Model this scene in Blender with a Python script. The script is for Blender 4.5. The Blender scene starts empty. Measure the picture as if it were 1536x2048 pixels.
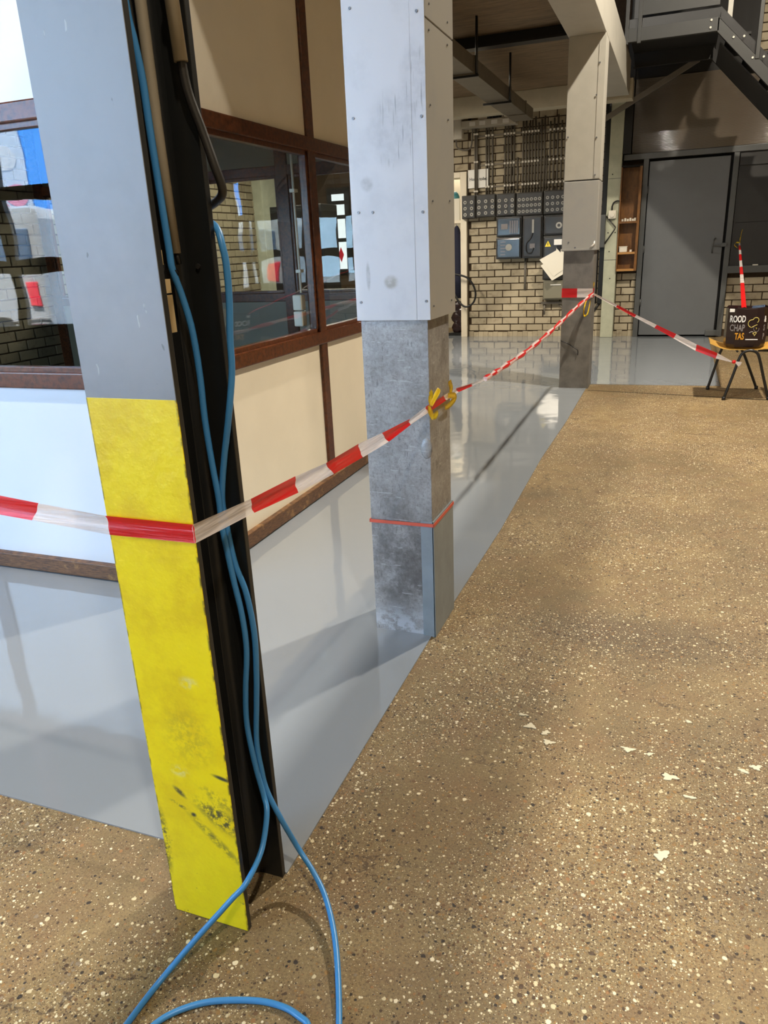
import bpy, bmesh, math, random
from mathutils import Vector, Matrix
random.seed(7)
C = bpy.context.scene
COL = C.collection
R = random.Random(11)

# ------------------------------------------------------------------ camera
cam = bpy.data.objects.new('camera', bpy.data.cameras.new('camera'))
COL.objects.link(cam)
cam.data.sensor_fit = 'VERTICAL'; cam.data.sensor_height = 36.0
cam.data.lens = 1488.27 * 36.0 / 2048.0
cam.data.clip_start = 0.02; cam.data.clip_end = 200
r = Vector((0.93591184, 0.3496567, -0.04253483)); u = Vector((-0.07855292, 0.3249093, 0.94247726)); f = Vector((-0.34336345, 0.87873439, -0.33155301))
cam.matrix_world = Matrix(((r.x, u.x, -f.x, 0), (r.y, u.y, -f.y, 0), (r.z, u.z, -f.z, 1.4), (0, 0, 0, 1)))
C.camera = cam

# ------------------------------------------------------------------ sky, lights, exposure
C.view_settings.view_transform = 'Standard'; C.view_settings.look = 'None'
C.view_settings.gamma = 1.0; C.view_settings.exposure = -0.2
C.view_settings.use_curve_mapping = False
C.cycles.use_denoising = True
C.cycles.max_bounces = 10; C.cycles.diffuse_bounces = 4; C.cycles.glossy_bounces = 6
C.cycles.transparent_max_bounces = 12; C.cycles.sample_clamp_indirect = 8.0
W = bpy.data.worlds.new('sky'); C.world = W; W.use_nodes = True
W.node_tree.nodes['Background'].inputs[0].default_value = (0.50, 0.72, 1.0, 1)
W.node_tree.nodes['Background'].inputs[1].default_value = 19.0

def area(name, loc, sx, sy, power, col, rot=(0, 0, 0), portal=False):
    l = bpy.data.lights.new(name, 'AREA'); l.shape = 'RECTANGLE'; l.size = sx; l.size_y = sy
    l.energy = power; l.color = col
    o = bpy.data.objects.new(name, l); COL.objects.link(o); o.location = loc; o.rotation_euler = rot
    if portal: l.cycles.is_portal = True
    return o
WARM = (1.0, 0.89, 0.73)
area('hall_lamp', (1.35, -1.2, 6.0), 0.18, 0.18, 230, WARM)
area('hall_lamp', (1.35, 6.5, 6.0), 0.18, 0.18, 680, WARM)
area('hall_lamp', (-1.15, 0.8, 6.4), 0.14, 0.14, 430, (1.0, 0.93, 0.82))
area('annex_lamp', (-4.6, 9.6, 3.1), 0.5, 1.6, 190, WARM)
area('added_fill_tube', (-3.0, 8.6, 3.22), 0.12, 2.0, 95, WARM)  # unseen tube light added to brighten the upper brick wall and tray
sun = bpy.data.lights.new('sun', 'SUN'); sun.energy = 230.0; sun.angle = 0.01; sun.color = (1.0, 0.97, 0.93)
so_ = bpy.data.objects.new('sun', sun); COL.objects.link(so_); so_.rotation_euler = (math.radians(-16), 0, math.radians(14))
area('washroom_lamp', (-3.6, 13.2, 2.9), 0.4, 0.6, 22, WARM)
area('gate_portal', (-6.5, -2.42, 2.0), 7.4, 3.9, 1, (1, 1, 1), rot=(math.radians(90), 0, 0), portal=True)

# ------------------------------------------------------------------ materials
def L(c):  # sRGB 0-255 -> linear
    return tuple(((v / 255) / 12.92 if v / 255 <= 0.04045 else ((v / 255 + 0.055) / 1.055) ** 2.4) for v in c) + (1.0,)

class NT:
    def __init__(s, m): s.t = m.node_tree; s.n = s.t.nodes; s.l = s.t.links
    def new(s, typ, **kw):
        x = s.n.new(typ)
        for k, v in kw.items(): setattr(x, k, v)
        return x
    def set(s, sock, v):
        if hasattr(v, 'is_output'): s.l.new(v, sock)
        else: sock.default_value = v
    def pos(s): return s.new('ShaderNodeNewGeometry').outputs['Position']
    def math(s, op, a, b=0.0, clamp=False):
        x = s.new('ShaderNodeMath', operation=op, use_clamp=clamp); s.set(x.inputs[0], a); s.set(x.inputs[1], b); return x.outputs[0]
    def mix(s, fac, a, b, blend='MIX'):
        x = s.new('ShaderNodeMix', data_type='RGBA', blend_type=blend)
        s.set(x.inputs[0], fac); s.set(x.inputs[6], a); s.set(x.inputs[7], b); return x.outputs[2]
    def noise(s, scale, detail=3, rough=0.55, vec=None, out='Fac'):
        x = s.new('ShaderNodeTexNoise'); x.inputs['Scale'].default_value = scale; x.inputs['Detail'].default_value = detail
        x.inputs['Roughness'].default_value = rough
        s.l.new(vec if vec is not None else s.pos(), x.inputs['Vector']); return x.outputs[out]
    def ramp(s, fac, lo, hi, smooth=True):
        x = s.new('ShaderNodeMapRange', interpolation_type='SMOOTHSTEP' if smooth else 'LINEAR')
        s.set(x.inputs[0], fac); x.inputs[1].default_value = lo; x.inputs[2].default_value = hi; return x.outputs[0]
    def scale(s, v, sc, off=(0, 0, 0)):
        x = s.new('ShaderNodeMapping'); s.l.new(v, x.inputs[0]); x.inputs[1].default_value = off; x.inputs[3].default_value = sc; return x.outputs[0]
    def bump(s, h, strength, dist=0.01):
        x = s.new('ShaderNodeBump'); s.l.new(h, x.inputs['Height']); x.inputs['Strength'].default_value = strength
        x.inputs['Distance'].default_value = dist; return x.outputs[0]
    def xyz(s, v=None):
        x = s.new('ShaderNodeSeparateXYZ'); s.l.new(v if v is not None else s.pos(), x.inputs[0]); return x.outputs
    def ellipse(s, ax, az, cx, cz, rx, rz, soft=0.4):
        dx = s.math('DIVIDE', s.math('SUBTRACT', ax, cx), rx); dz = s.math('DIVIDE', s.math('SUBTRACT', az, cz), rz)
        d = s.math('SQRT', s.math('ADD', s.math('MULTIPLY', dx, dx), s.math('MULTIPLY', dz, dz)))
        return s.math('SUBTRACT', 1.0, s.ramp(d, 1 - soft, 1 + soft))

def mat(name, col, rough=0.5, metal=0.0, var=0.0, vscale=6.0, bump=0.0, bscale=60.0, spec=0.5, col2=None):
    m = bpy.data.materials.new(name); m.use_nodes = True
    b = m.node_tree.nodes['Principled BSDF']; k = NT(m)
    base = L(col)
    b.inputs['Base Color'].default_value = base; b.inputs['Roughness'].default_value = rough
    b.inputs['Metallic'].default_value = metal; b.inputs['Specular IOR Level'].default_value = spec
    if var or col2:
        c2 = L(col2) if col2 else tuple(v * (1 - var) for v in base[:3]) + (1,)
        k.l.new(k.mix(k.ramp(k.noise(vscale, 5, 0.6), 0.35, 0.68), base, c2), b.inputs['Base Color'])
    if bump: k.l.new(k.bump(k.noise(bscale, 3), bump, 0.004), b.inputs['Normal'])
    return m

def floor_mat():
    m = mat('aggregate_concrete', (150, 125, 85), 0.62); k = NT(m); b = k.n['Principled BSDF']
    p = k.pos()
    big = k.noise(1.1, 5, 0.6, p); mid = k.noise(7, 5, 0.65, p); fine = k.noise(160, 3, 0.7, p)
    base = k.mix(k.ramp(big, 0.32, 0.68), L((100, 85, 56)), L((146, 125, 84)))
    base = k.mix(k.ramp(mid, 0.38, 0.72), base, L((120, 97, 66)))
    base = k.mix(k.math('MULTIPLY', k.ramp(fine, 0.42, 0.66), 0.65), base, L((84, 66, 44)))
    base = k.mix(k.math('MULTIPLY', k.ramp(k.noise(420, 2, 0.7, p), 0.56, 0.7), 0.4), base, L((190, 170, 130)))
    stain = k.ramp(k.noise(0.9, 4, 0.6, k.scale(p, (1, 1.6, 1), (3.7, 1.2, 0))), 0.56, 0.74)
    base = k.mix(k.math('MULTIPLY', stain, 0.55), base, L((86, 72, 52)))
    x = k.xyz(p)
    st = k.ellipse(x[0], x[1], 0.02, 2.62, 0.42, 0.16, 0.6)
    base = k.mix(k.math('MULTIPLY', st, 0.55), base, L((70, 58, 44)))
    # exposed pebbles, two sizes, denser in some zones
    zone = k.ramp(k.noise(1.6, 3, 0.5, k.scale(p, (1, 1, 1), (9.1, 4.2, 0))), 0.34, 0.62)
    hsum = None
    for sc, thr, dens in ((270, 0.40, 0.8), (140, 0.42, 0.8), (72, 0.42, 0.68)):
        warp = k.new('ShaderNodeVectorMath', operation='ADD'); k.l.new(p, warp.inputs[0])
        nz = k.new('ShaderNodeVectorMath', operation='SCALE'); k.l.new(k.noise(sc * 0.8, 2, 0.5, p, 'Color'), nz.inputs[0]); nz.inputs['Scale'].default_value = 0.45 / sc
        k.l.new(nz.outputs[0], warp.inputs[1])
        v = k.new('ShaderNodeTexVoronoi'); v.inputs['Scale'].default_value = sc; k.l.new(warp.outputs[0], v.inputs['Vector'])
        h = k.new('ShaderNodeSeparateColor'); k.l.new(v.outputs['Color'], h.inputs[0])
        size = k.math('MULTIPLY', k.math('ADD', k.math('MULTIPLY', h.outputs[2], 0.7), 0.42), thr)
        mask = k.math('SUBTRACT', 1.0, k.ramp(k.math('SUBTRACT', v.outputs['Distance'], size), -0.05, 0.05))
        keep = k.math('LESS_THAN', h.outputs[1], k.math('MULTIPLY', k.math('ADD', zone, 0.35), dens))
        mask = k.math('MULTIPLY', mask, keep)
        cr = k.new('ShaderNodeValToRGB'); cr.color_ramp.interpolation = 'CONSTANT'
        els = cr.color_ramp.elements
        els[0].position = 0; els[0].color = L((196, 182, 146)); els[1].position = 0.2; els[1].color = L((70, 52, 34))
        for pp, cc in ((0.36, (44, 35, 27)), (0.5, (135, 103, 58)), (0.64, (100, 74, 46)), (0.76, (218, 206, 176)), (0.86, (126, 112, 92)), (0.94, (138, 100, 62))):
            e = els.new(pp); e.color = L(cc)
        k.l.new(h.outputs[0], cr.inputs[0])
        base = k.mix(mask, base, cr.outputs[0])
        hsum = mask if hsum is None else k.math('ADD', hsum, mask)
    # cracks
    cw = k.new('ShaderNodeVectorMath', operation='ADD'); k.l.new(p, cw.inputs[0])
    cn = k.new('ShaderNodeVectorMath', operation='SCALE'); k.l.new(k.noise(3.5, 5, 0.65, p, 'Color'), cn.inputs[0]); cn.inputs['Scale'].default_value = 0.5
    k.l.new(cn.outputs[0], cw.inputs[1])
    cv = k.new('ShaderNodeTexVoronoi', feature='DISTANCE_TO_EDGE'); cv.inputs['Scale'].default_value = 1.7; k.l.new(cw.outputs[0], cv.inputs['Vector'])
    crack = k.math('SUBTRACT', 1.0, k.ramp(cv.outputs['Distance'], 0.002, 0.011))
    crack = k.math('MULTIPLY', crack, k.ramp(k.noise(2.2, 2, 0.5, p), 0.45, 0.6))
    base = k.mix(k.math('MULTIPLY', crack, 0.7), base, L((62, 46, 30)))
    k.l.new(base, b.inputs['Base Color'])
    hh = k.math('ADD', k.math('MULTIPLY', fine, 0.8), k.math('MULTIPLY', hsum, 0.45))
    k.l.new(k.bump(hh, 0.5, 0.004), b.inputs['Normal'])
    k.l.new(k.math('ADD', k.math('MULTIPLY', mid, 0.25), 0.48), b.inputs['Roughness'])
    return m

def epoxy_mat():
    m = mat('grey_floor_coating', (130, 136, 142), 0.05, spec=1.0); k = NT(m); b = k.n['Principled BSDF']
    h = k.math('ADD', k.math('MULTIPLY', k.noise(3.0, 2), 1.0), k.math('MULTIPLY', k.noise(75, 2), 0.035))
    k.l.new(k.bump(h, 0.12, 0.02), b.inputs['Normal'])
    return m

def brick_mat(name, c1, c2, dirt=(95, 80, 58)):
    m = mat(name, c1, 0.8); k = NT(m); b = k.n['Principled BSDF']
    oi = k.new('ShaderNodeObjectInfo').outputs['Random']; ri = k.new('ShaderNodeNewGeometry').outputs['Random Per Island']
    rnd = k.math('FRACT', k.math('ADD', oi, ri))
    c = k.mix(rnd, L(c1), L(c2)); n = k.noise(9, 6, 0.7)
    c = k.mix(k.math('MULTIPLY', k.ramp(n, 0.5, 0.75), 0.55), c, L(dirt))
    k.l.new(c, b.inputs['Base Color']); k.l.new(k.bump(k.noise(90, 4), 0.5, 0.004), b.inputs['Normal'])
    return m

def wood_mat(name, c1, c2, rough=0.35, axis=(1, 14, 14), wear=0.0):
    m = mat(name, c1, rough); k = NT(m); b = k.n['Principled BSDF']
    v = k.scale(k.pos(), axis)
    g = k.noise(5, 6, 0.65, v); c = k.mix(k.ramp(g, 0.35, 0.7), L(c1), L(c2))
    if wear: c = k.mix(k.math('MULTIPLY', k.ramp(k.noise(9, 5, 0.7), 0.55, 0.65), wear), c, L((205, 160, 95)))
    k.l.new(c, b.inputs['Base Color']); k.l.new(k.bump(g, 0.25, 0.003), b.inputs['Normal'])
    return m

def zinc_mat():
    m = mat('galvanized_sheet', (150, 148, 146), 0.5, 0.35); k = NT(m); b = k.n['Principled BSDF']
    p = k.pos(); x = k.xyz(p)
    a = k.noise(8, 7, 0.75, p); d = k.noise(30, 6, 0.8, p)
    c = k.mix(k.ramp(a, 0.3, 0.75), L((168, 167, 166)), L((128, 125, 122)))
    c = k.mix(k.math('MULTIPLY', k.ramp(k.noise(75, 5, 0.8, p), 0.42, 0.66), 0.4), c, L((92, 88, 84)))
    c = k.mix(k.math('MULTIPLY', k.ramp(d, 0.56, 0.76), 0.5), c, L((78, 74, 68)))
    sc2 = k.ramp(k.noise(18, 3, 0.5, k.scale(p, (7, 1, 1.4))), 0.66, 0.69)
    c = k.mix(k.math('MULTIPLY', sc2, 0.4), c, L((62, 60, 58)))
    dark = k.ellipse(x[0], x[2], -0.86, 0.28, 0.13, 0.2, 0.7)
    c = k.mix(k.math('MULTIPLY', k.math('MULTIPLY', dark, k.ramp(a, 0.3, 0.6)), 0.6), c, L((66, 62, 58)))
    bl = k.math('MULTIPLY', k.math('SUBTRACT', 1.0, k.ramp(x[2], 0.02, 0.16)), k.ramp(k.noise(16, 6, 0.75, p), 0.42, 0.56))
    c = k.mix(k.math('MULTIPLY', bl, 0.8), c, L((196, 200, 206)))
    sc = k.ramp(k.noise(14, 4, 0.6, k.scale(p, (1, 1, 7))), 0.64, 0.67)
    c = k.mix(k.math('MULTIPLY', sc, 0.35), c, L((205, 205, 205)))
    k.l.new(c, b.inputs['Base Color']); k.l.new(k.math('ADD', k.math('MULTIPLY', d, 0.25), 0.36), b.inputs['Roughness'])
    k.l.new(k.bump(k.noise(10, 3), 0.1, 0.01), b.inputs['Normal'])
    return m

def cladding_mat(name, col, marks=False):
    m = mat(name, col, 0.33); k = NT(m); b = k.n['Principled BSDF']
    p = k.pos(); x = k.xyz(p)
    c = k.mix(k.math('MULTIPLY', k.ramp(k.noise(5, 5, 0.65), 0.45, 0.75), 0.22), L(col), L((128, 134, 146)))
    if marks:
        # sweep of rubbed scratches across the front sheet and a couple of grubby marks
        for cx, cz, rx, rz, col3, amt in ((-0.85, 1.75, 0.075, 0.10, (126, 130, 138), 0.35), (-0.775, 1.88, 0.045, 0.09, (126, 130, 138), 0.3), (-0.876, 1.30, 0.022, 0.02, (120, 112, 90), 0.7), (-0.945, 1.60, 0.02, 0.02, (120, 120, 122), 0.45), (-0.955, 1.32, 0.007, 0.04, (100, 100, 100), 0.55)):
            e = k.math('MULTIPLY', k.ellipse(x[0], x[2], cx, cz, rx, rz, 0.35), k.math('ADD', k.math('MULTIPLY', k.ramp(k.noise(40, 4), 0.35, 0.65), 0.4), 0.45))
            c = k.mix(k.math('MULTIPLY', e, amt), c, L(col3))
        sl = k.math('ADD', x[0], k.math('MULTIPLY', x[2], 0.16))
        st = k.ramp(k.noise(1.0, 2, 0.5, k.scale(p, (130, 0, 7))), 0.60, 0.68)
        e = k.math('MAXIMUM', k.ellipse(x[0], x[2], -0.85, 1.75, 0.07, 0.10, 0.25), k.ellipse(x[0], x[2], -0.78, 1.87, 0.04, 0.09, 0.3))
        c = k.mix(k.math('MULTIPLY', k.math('MULTIPLY', st, e), 0.5), c, L((80, 84, 92)))
    k.l.new(c, b.inputs['Base Color'])
    return m

def yellow_mat():
    m = mat('yellow_paint', (226, 206, 24), 0.42); k = NT(m); b = k.n['Principled BSDF']
    p = k.pos(); x = k.xyz(p)
    c = k.mix(k.ramp(k.noise(9, 5, 0.7), 0.38, 0.7), L((246, 222, 0)), L((230, 200, 0)))
    low = k.math('SUBTRACT', 1.0, k.ramp(x[2], 0.04, 0.5))
    c = k.mix(k.math('MULTIPLY', low, 0.4), c, L((222, 210, 36)))
    # dark rubbed scuffs low on the post
    for cx, cz, rx, rz, ang, amt, th in ((-0.80, 0.300, 0.055, 0.022, -0.55, 0.95, 0.42), (-0.815, 0.235, 0.075, 0.010, -0.75, 0.6, 0.38), (-0.79, 0.345, 0.05, 0.014, -0.5, 0.5, 0.42), (-0.782, 0.405, 0.02, 0.0045, -0.2, 1.0, 0.2), (-0.893, 0.345, 0.016, 0.006, -0.7, 0.9, 0.35), (-0.90, 0.31, 0.02, 0.004, -0.4, 0.8, 0.4), (-0.866, 0.293, 0.006, 0.005, 0, 1.0, 0.2), (-0.85, 0.49, 0.05, 0.06, 0.2, 0.22, 0.42), (-0.955, 0.20, 0.012, 0.075, 0, 0.9, 0.42), (-0.88, 0.44, 0.02, 0.02, 0, 0.0, 0.4)):
        dx = k.math('SUBTRACT', x[0], cx); dz = k.math('SUBTRACT', x[2], cz); ca, sa = math.cos(ang), math.sin(ang)
        uu = k.math('ADD', k.math('MULTIPLY', dx, ca), k.math('MULTIPLY', dz, sa)); vv = k.math('SUBTRACT', k.math('MULTIPLY', dz, ca), k.math('MULTIPLY', dx, sa))
        e = k.math('MULTIPLY', k.ellipse(uu, vv, 0, 0, rx, rz, 0.6), k.ramp(k.noise(70, 5, 0.75), th, th + 0.16))
        c = k.mix(k.math('MULTIPLY', e, amt), c, L((58, 62, 48)))
    chip = k.math('MULTIPLY', k.ramp(k.noise(55, 4, 0.6), 0.70, 0.72), k.math('SUBTRACT', 1.0, k.ramp(x[2], 0.1, 0.75)))
    c = k.mix(k.math('MULTIPLY', chip, 0.8), c, L((66, 68, 50)))
    for zz, xx in ((0.62, -0.83), (0.40, -0.885)):
        e = k.math('MULTIPLY', k.ellipse(x[0], x[2], xx, zz, 0.018, 0.012, 0.6), k.ramp(k.noise(80, 4), 0.4, 0.6))
        c = k.mix(k.math('MULTIPLY', e, 0.7), c, L((222, 214, 130)))
    ed = k.math('MULTIPLY', k.math('MAXIMUM', k.ramp(x[0], -0.773, -0.768), k.math('SUBTRACT', 1.0, k.ramp(x[0], -0.957, -0.953))), k.ramp(k.noise(30, 4), 0.45, 0.6))
    c = k.mix(k.math('MULTIPLY', ed, 0.85), c, L((60, 58, 38)))
    k.l.new(c, b.inputs['Base Color'])
    k.l.new(k.bump(k.noise(32, 4, 0.6), 0.28, 0.006), b.inputs['Normal'])
    return m

def glass_mat():
    m = bpy.data.materials.new('window_glass'); m.use_nodes = True; k = NT(m)
    k.n.remove(k.n['Principled BSDF']); out = k.n['Material Output']
    tr = k.new('ShaderNodeBsdfTransparent'); tr.inputs[0].default_value = (0.93, 0.95, 0.94, 1)
    gl = k.new('ShaderNodeBsdfGlossy'); gl.inputs['Roughness'].default_value = 0.0
    lw = k.new('ShaderNodeLayerWeight'); lw.inputs['Blend'].default_value = 0.5
    fr = k.math('ADD', k.math('MULTIPLY', k.math('POWER', lw.outputs['Facing'], 5.0), 0.95), 0.045)
    bm = k.bump(k.noise(2.6, 1, 0.4), 0.035, 0.05); k.l.new(bm, gl.inputs['Normal'])
    mx = k.new('ShaderNodeMixShader'); k.l.new(fr, mx.inputs[0]); k.l.new(tr.outputs[0], mx.inputs[1]); k.l.new(gl.outputs[0], mx.inputs[2])
    k.l.new(mx.outputs[0], out.inputs[0]); return m

def film_mat(name, col, alpha):
    m = bpy.data.materials.new(name); m.use_nodes = True; k = NT(m); b = k.n['Principled BSDF']; out = k.n['Material Output']
    b.inputs['Base Color'].default_value = L(col); b.inputs['Roughness'].default_value = 0.28
    n = k.noise(1.0, 3, 0.6, k.scale(k.pos(), (6, 6, 190)))
    k.l.new(k.bump(n, 0.4, 0.003), b.inputs['Normal'])
    tl = k.new('ShaderNodeBsdfTranslucent'); tl.inputs[0].default_value = L(col)
    tr = k.new('ShaderNodeBsdfTransparent')
    m1 = k.new('ShaderNodeMixShader'); m1.inputs[0].default_value = 0.3; k.l.new(b.outputs[0], m1.inputs[1]); k.l.new(tl.outputs[0], m1.inputs[2])
    m2 = k.new('ShaderNodeMixShader'); k.l.new(k.math('MULTIPLY', k.ramp(n, 0.3, 0.7), alpha), m2.inputs[0]); k.l.new(m1.outputs[0], m2.inputs[1]); k.l.new(tr.outputs[0], m2.inputs[2])
    k.l.new(m2.outputs[0], out.inputs[0]); return m

def coat_mat():
    m = mat('grey_post_paint', (130, 136, 143), 0.36); k = NT(m); b = k.n['Principled BSDF']; p = k.pos()
    c = k.mix(k.ramp(k.noise(4, 5, 0.6), 0.35, 0.7), L((132, 138, 145)), L((120, 126, 133)))
    sc = k.ramp(k.noise(20, 3, 0.55, k.scale(p, (2.6, 1, 0.7))), 0.70, 0.72)
    c = k.mix(k.math('MULTIPLY', sc, 0.6), c, L((176, 180, 184)))
    dk = k.ramp(k.noise(34, 3, 0.5, k.scale(p, (1, 1, 0.6), (4, 2, 7))), 0.73, 0.75)
    c = k.mix(k.math('MULTIPLY', dk, 0.6), c, L((80, 82, 84)))
    k.l.new(c, b.inputs['Base Color']); k.l.new(k.bump(k.math('ADD', k.noise(30, 3), sc), 0.14, 0.004), b.inputs['Normal']); return m

M = dict(
    floor=floor_mat(), epoxy=epoxy_mat(),
    brick=brick_mat('pale_brick', (182, 170, 145), (160, 148, 124)),
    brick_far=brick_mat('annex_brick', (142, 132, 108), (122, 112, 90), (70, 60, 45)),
    mortar=mat('dark_mortar', (66, 50, 32), 0.9, var=0.3, vscale=20),
    plaster=mat('cream_plaster', (186, 178, 156), 0.7, var=0.1),
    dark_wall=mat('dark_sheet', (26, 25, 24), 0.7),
    hall=mat('hall_wall_paint', (150, 140, 120), 0.8, var=0.1),
    ceiling=wood_mat('board_marked_concrete', (128, 108, 82), (96, 80, 60), 0.8, (1.0, 9, 9)),
    cream=mat('cream_panel', (226, 215, 192), 0.38, var=0.05, vscale=3),
    daylight_white_panel=mat('daylight_white_panel', (208, 212, 218), 0.35, var=0.03, vscale=2),  # cream office panels with the whiteness of daylight put into the base colour
    frame=wood_mat('varnished_wood', (92, 49, 25), (54, 28, 15), 0.28, (9, 9, 9)),
    skirt=wood_mat('worn_skirting_wood', (112, 78, 48), (58, 36, 24), 0.5, (6, 6, 60), wear=0.25),
    glass=glass_mat(),
    black=mat('black_steel_paint', (30, 31, 31), 0.32, spec=0.45, var=0.15),
    grey=coat_mat(),
    yellow=yellow_mat(), zinc=zinc_mat(),
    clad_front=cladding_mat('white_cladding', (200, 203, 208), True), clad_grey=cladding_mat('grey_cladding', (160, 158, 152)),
    beam=mat('beam_paint', (178, 175, 165), 0.5, var=0.08),
    steel=mat('grey_steel_paint', (78, 80, 80), 0.42, var=0.12),
    door=mat('grey_door_paint', (92, 95, 98), 0.42, var=0.05),
    black_panel=mat('black_panel', (34, 33, 32), 0.5, var=0.2),
    gap=mat('black_gap', (8, 8, 8), 0.9),
    concrete=mat('pale_concrete', (176, 178, 156), 0.75, var=0.12, vscale=9, bump=0.2),
    duct=mat('dull_duct_metal', (112, 104, 90), 0.45, 0.4, var=0.15),
    conduit=mat('grey_conduit', (104, 98, 88), 0.4, var=0.1),
    light_plastic=mat('light_plastic', (214, 208, 194), 0.4),
    fusebox=mat('dark_fusebox', (62, 60, 57), 0.3, var=0.15),
    fusecap=mat('porcelain', (168, 164, 152), 0.3),
    smoked=mat('clear_cover', (64, 68, 72), 0.14, spec=0.6),
    panelgrey=mat('olive_grey_steel', (128, 124, 106), 0.45),
    metalwhite=mat('bright_tray', (206, 200, 186), 0.28, 0.3),
    pipe=mat('grey_plastic_pipe', (150, 140, 122), 0.32),
    rubber=mat('dark_rubber', (40, 38, 36), 0.4),
    blackrub=mat('black_rubber', (14, 14, 14), 0.45),
    blue=mat('blue_cable_jacket', (62, 134, 196), 0.35),
    tan=mat('tan_plywood', (176, 152, 108), 0.55, var=0.2, vscale=14),
    tape_r=film_mat('red_film', (222, 26, 28), 0.06), tape_w=film_mat('white_film', (246, 236, 232), 0.34),
    band=mat('red_rubber_band', (198, 84, 62), 0.5),
    string=mat('yellow_ribbon', (255, 226, 50), 0.35, spec=0.6),
    ply=mat('birch_ply', (232, 188, 96), 0.35, var=0.08),
    chairblack=mat('black_tube', (24, 24, 24), 0.3),
    bag=mat('glossy_brown_bag', (40, 25, 26), 0.22, var=0.2, bump=0.35, bscale=14),
    ink_w=mat('white_print', (240, 238, 232), 0.4), ink_g=mat('grey_print', (132, 126, 124), 0.4), ink_o=mat('orange_print', (214, 150, 40), 0.4),
    ink_y=mat('yellow_print', (226, 208, 110), 0.4), ink_k=mat('black_print', (24, 24, 24), 0.5),
    oak=wood_mat('brown_plywood', (122, 80, 32), (92, 58, 22), 0.45, (6, 6, 2)), shelf=mat('shelf_edge_wood', (168, 122, 66), 0.5),
    sheet=mat('ribbed_plastic', (84, 76, 66), 0.09, spec=0.9),
    paper=mat('white_paper', (232, 227, 212), 0.2, spec=0.6),
    gloss=mat('glossy_white_plastic', (226, 222, 210), 0.1, spec=0.7),
    navy=mat('navy_cloth', (22, 26, 48), 0.85, bump=0.4, bscale=18),
    flake=mat('pale_paint_chip', (196, 188, 162), 0.5),
    chrome=mat('screw_steel', (176, 176, 176), 0.3, 0.8),
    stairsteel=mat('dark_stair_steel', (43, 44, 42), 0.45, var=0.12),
    dullzinc=mat('dull_grey_sheet', (126, 122, 116), 0.5, 0.25, var=0.3, vscale=7),
    screw=mat('dull_screw', (112, 114, 118), 0.4, 0.5),
    guard=mat('blue_grey_angle', (136, 146, 152), 0.4, 0.2, var=0.15, vscale=10),
    asphalt=mat('asphalt', (120, 120, 122), 0.9), truckblue=mat('blue_truck_paint', (60, 130, 205), 0.4), vanwhite=mat('white_van_paint', (236, 236, 238), 0.35),
    poster=mat('poster_pale', (205, 214, 226), 0.5), pink=mat('poster_pink', (206, 130, 150), 0.5), redlamp=mat('red_lens', (200, 40, 60), 0.3),
    vanglass=mat('van_glass', (60, 80, 105), 0.2), cyan=mat('pale_cyan', (150, 222, 240), 0.5), teal=mat('teal_lid', (60, 130, 140), 0.4),
)

# ------------------------------------------------------------------ geometry helpers
def bm_box(bm, x0, x1, y0, y1, z0, z1, bev=0.0, mi=0):
    vs = [bm.verts.new(v) for v in ((x0, y0, z0), (x1, y0, z0), (x1, y1, z0), (x0, y1, z0), (x0, y0, z1), (x1, y0, z1), (x1, y1, z1), (x0, y1, z1))]
    fs = [bm.faces.new([vs[i] for i in q]) for q in ((0, 3, 2, 1), (4, 5, 6, 7), (0, 1, 5, 4), (1, 2, 6, 5), (2, 3, 7, 6), (3, 0, 4, 7))]
    for q in fs: q.material_index = mi
    if bev:
        es = list({e for q in fs for e in q.edges})
        bmesh.ops.bevel(bm, geom=es, offset=bev, segments=2, profile=0.6, affect='EDGES', clamp_overlap=True)
    return vs

def bm_hexa(bm, pts):  # eight corners: bottom 4 then top 4
    vs = [bm.verts.new(v) for v in pts]
    for q in ((0, 3, 2, 1), (4, 5, 6, 7), (0, 1, 5, 4), (1, 2, 6, 5), (2, 3, 7, 6), (3, 0, 4, 7)): bm.faces.new([vs[i] for i in q])

def catmull(P, n=6):
    P = [Vector(p) for p in P]; out = []
    for i in range(len(P) - 1):
        a = P[i - 1] if i else 2 * P[0] - P[1]; b, c = P[i], P[i + 1]; d = P[i + 2] if i + 2 < len(P) else 2 * P[-1] - P[-2]
        for j in range(n):
            t = j / n
            out.append(0.5 * ((2 * b) + (c - a) * t + (2 * a - 5 * b + 4 * c - d) * t * t + (3 * b - a - 3 * c + d) * t ** 3))
    return out + [P[-1]]

def bm_tube(bm, P, rad, n=8, caps=True, mi=None, smooth=True):
    P = [Vector(p) for p in P]; rings = []
    t0 = (P[1] - P[0]).normalized(); nrm = t0.orthogonal().normalized()
    for i, p in enumerate(P):
        t = (P[min(i + 1, len(P) - 1)] - P[max(i - 1, 0)])
        t = t.normalized() if t.length > 1e-9 else t0
        nrm = (nrm - t * nrm.dot(t)).normalized(); bn = t.cross(nrm)
        rr = rad[i] if isinstance(rad, (list, tuple)) else rad
        rings.append([bm.verts.new(p + rr * (math.cos(2 * math.pi * k / n) * nrm + math.sin(2 * math.pi * k / n) * bn)) for k in range(n)])
    for i in range(len(rings) - 1):
        for k in range(n):
            q = bm.faces.new((rings[i][k], rings[i][(k + 1) % n], rings[i + 1][(k + 1) % n], rings[i + 1][k])); q.smooth = smooth
            if mi: q.material_index = mi(i, k)
    if caps:
        bm.faces.new(rings[0][::-1]); bm.faces.new(rings[-1])
    return rings

def bm_disc(bm, c, ax, rad, h, n=12):
    c = Vector(c); ax = Vector(ax).normalized(); bm_tube(bm, [c, c + ax * h], rad, n, True, None, False)

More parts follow.
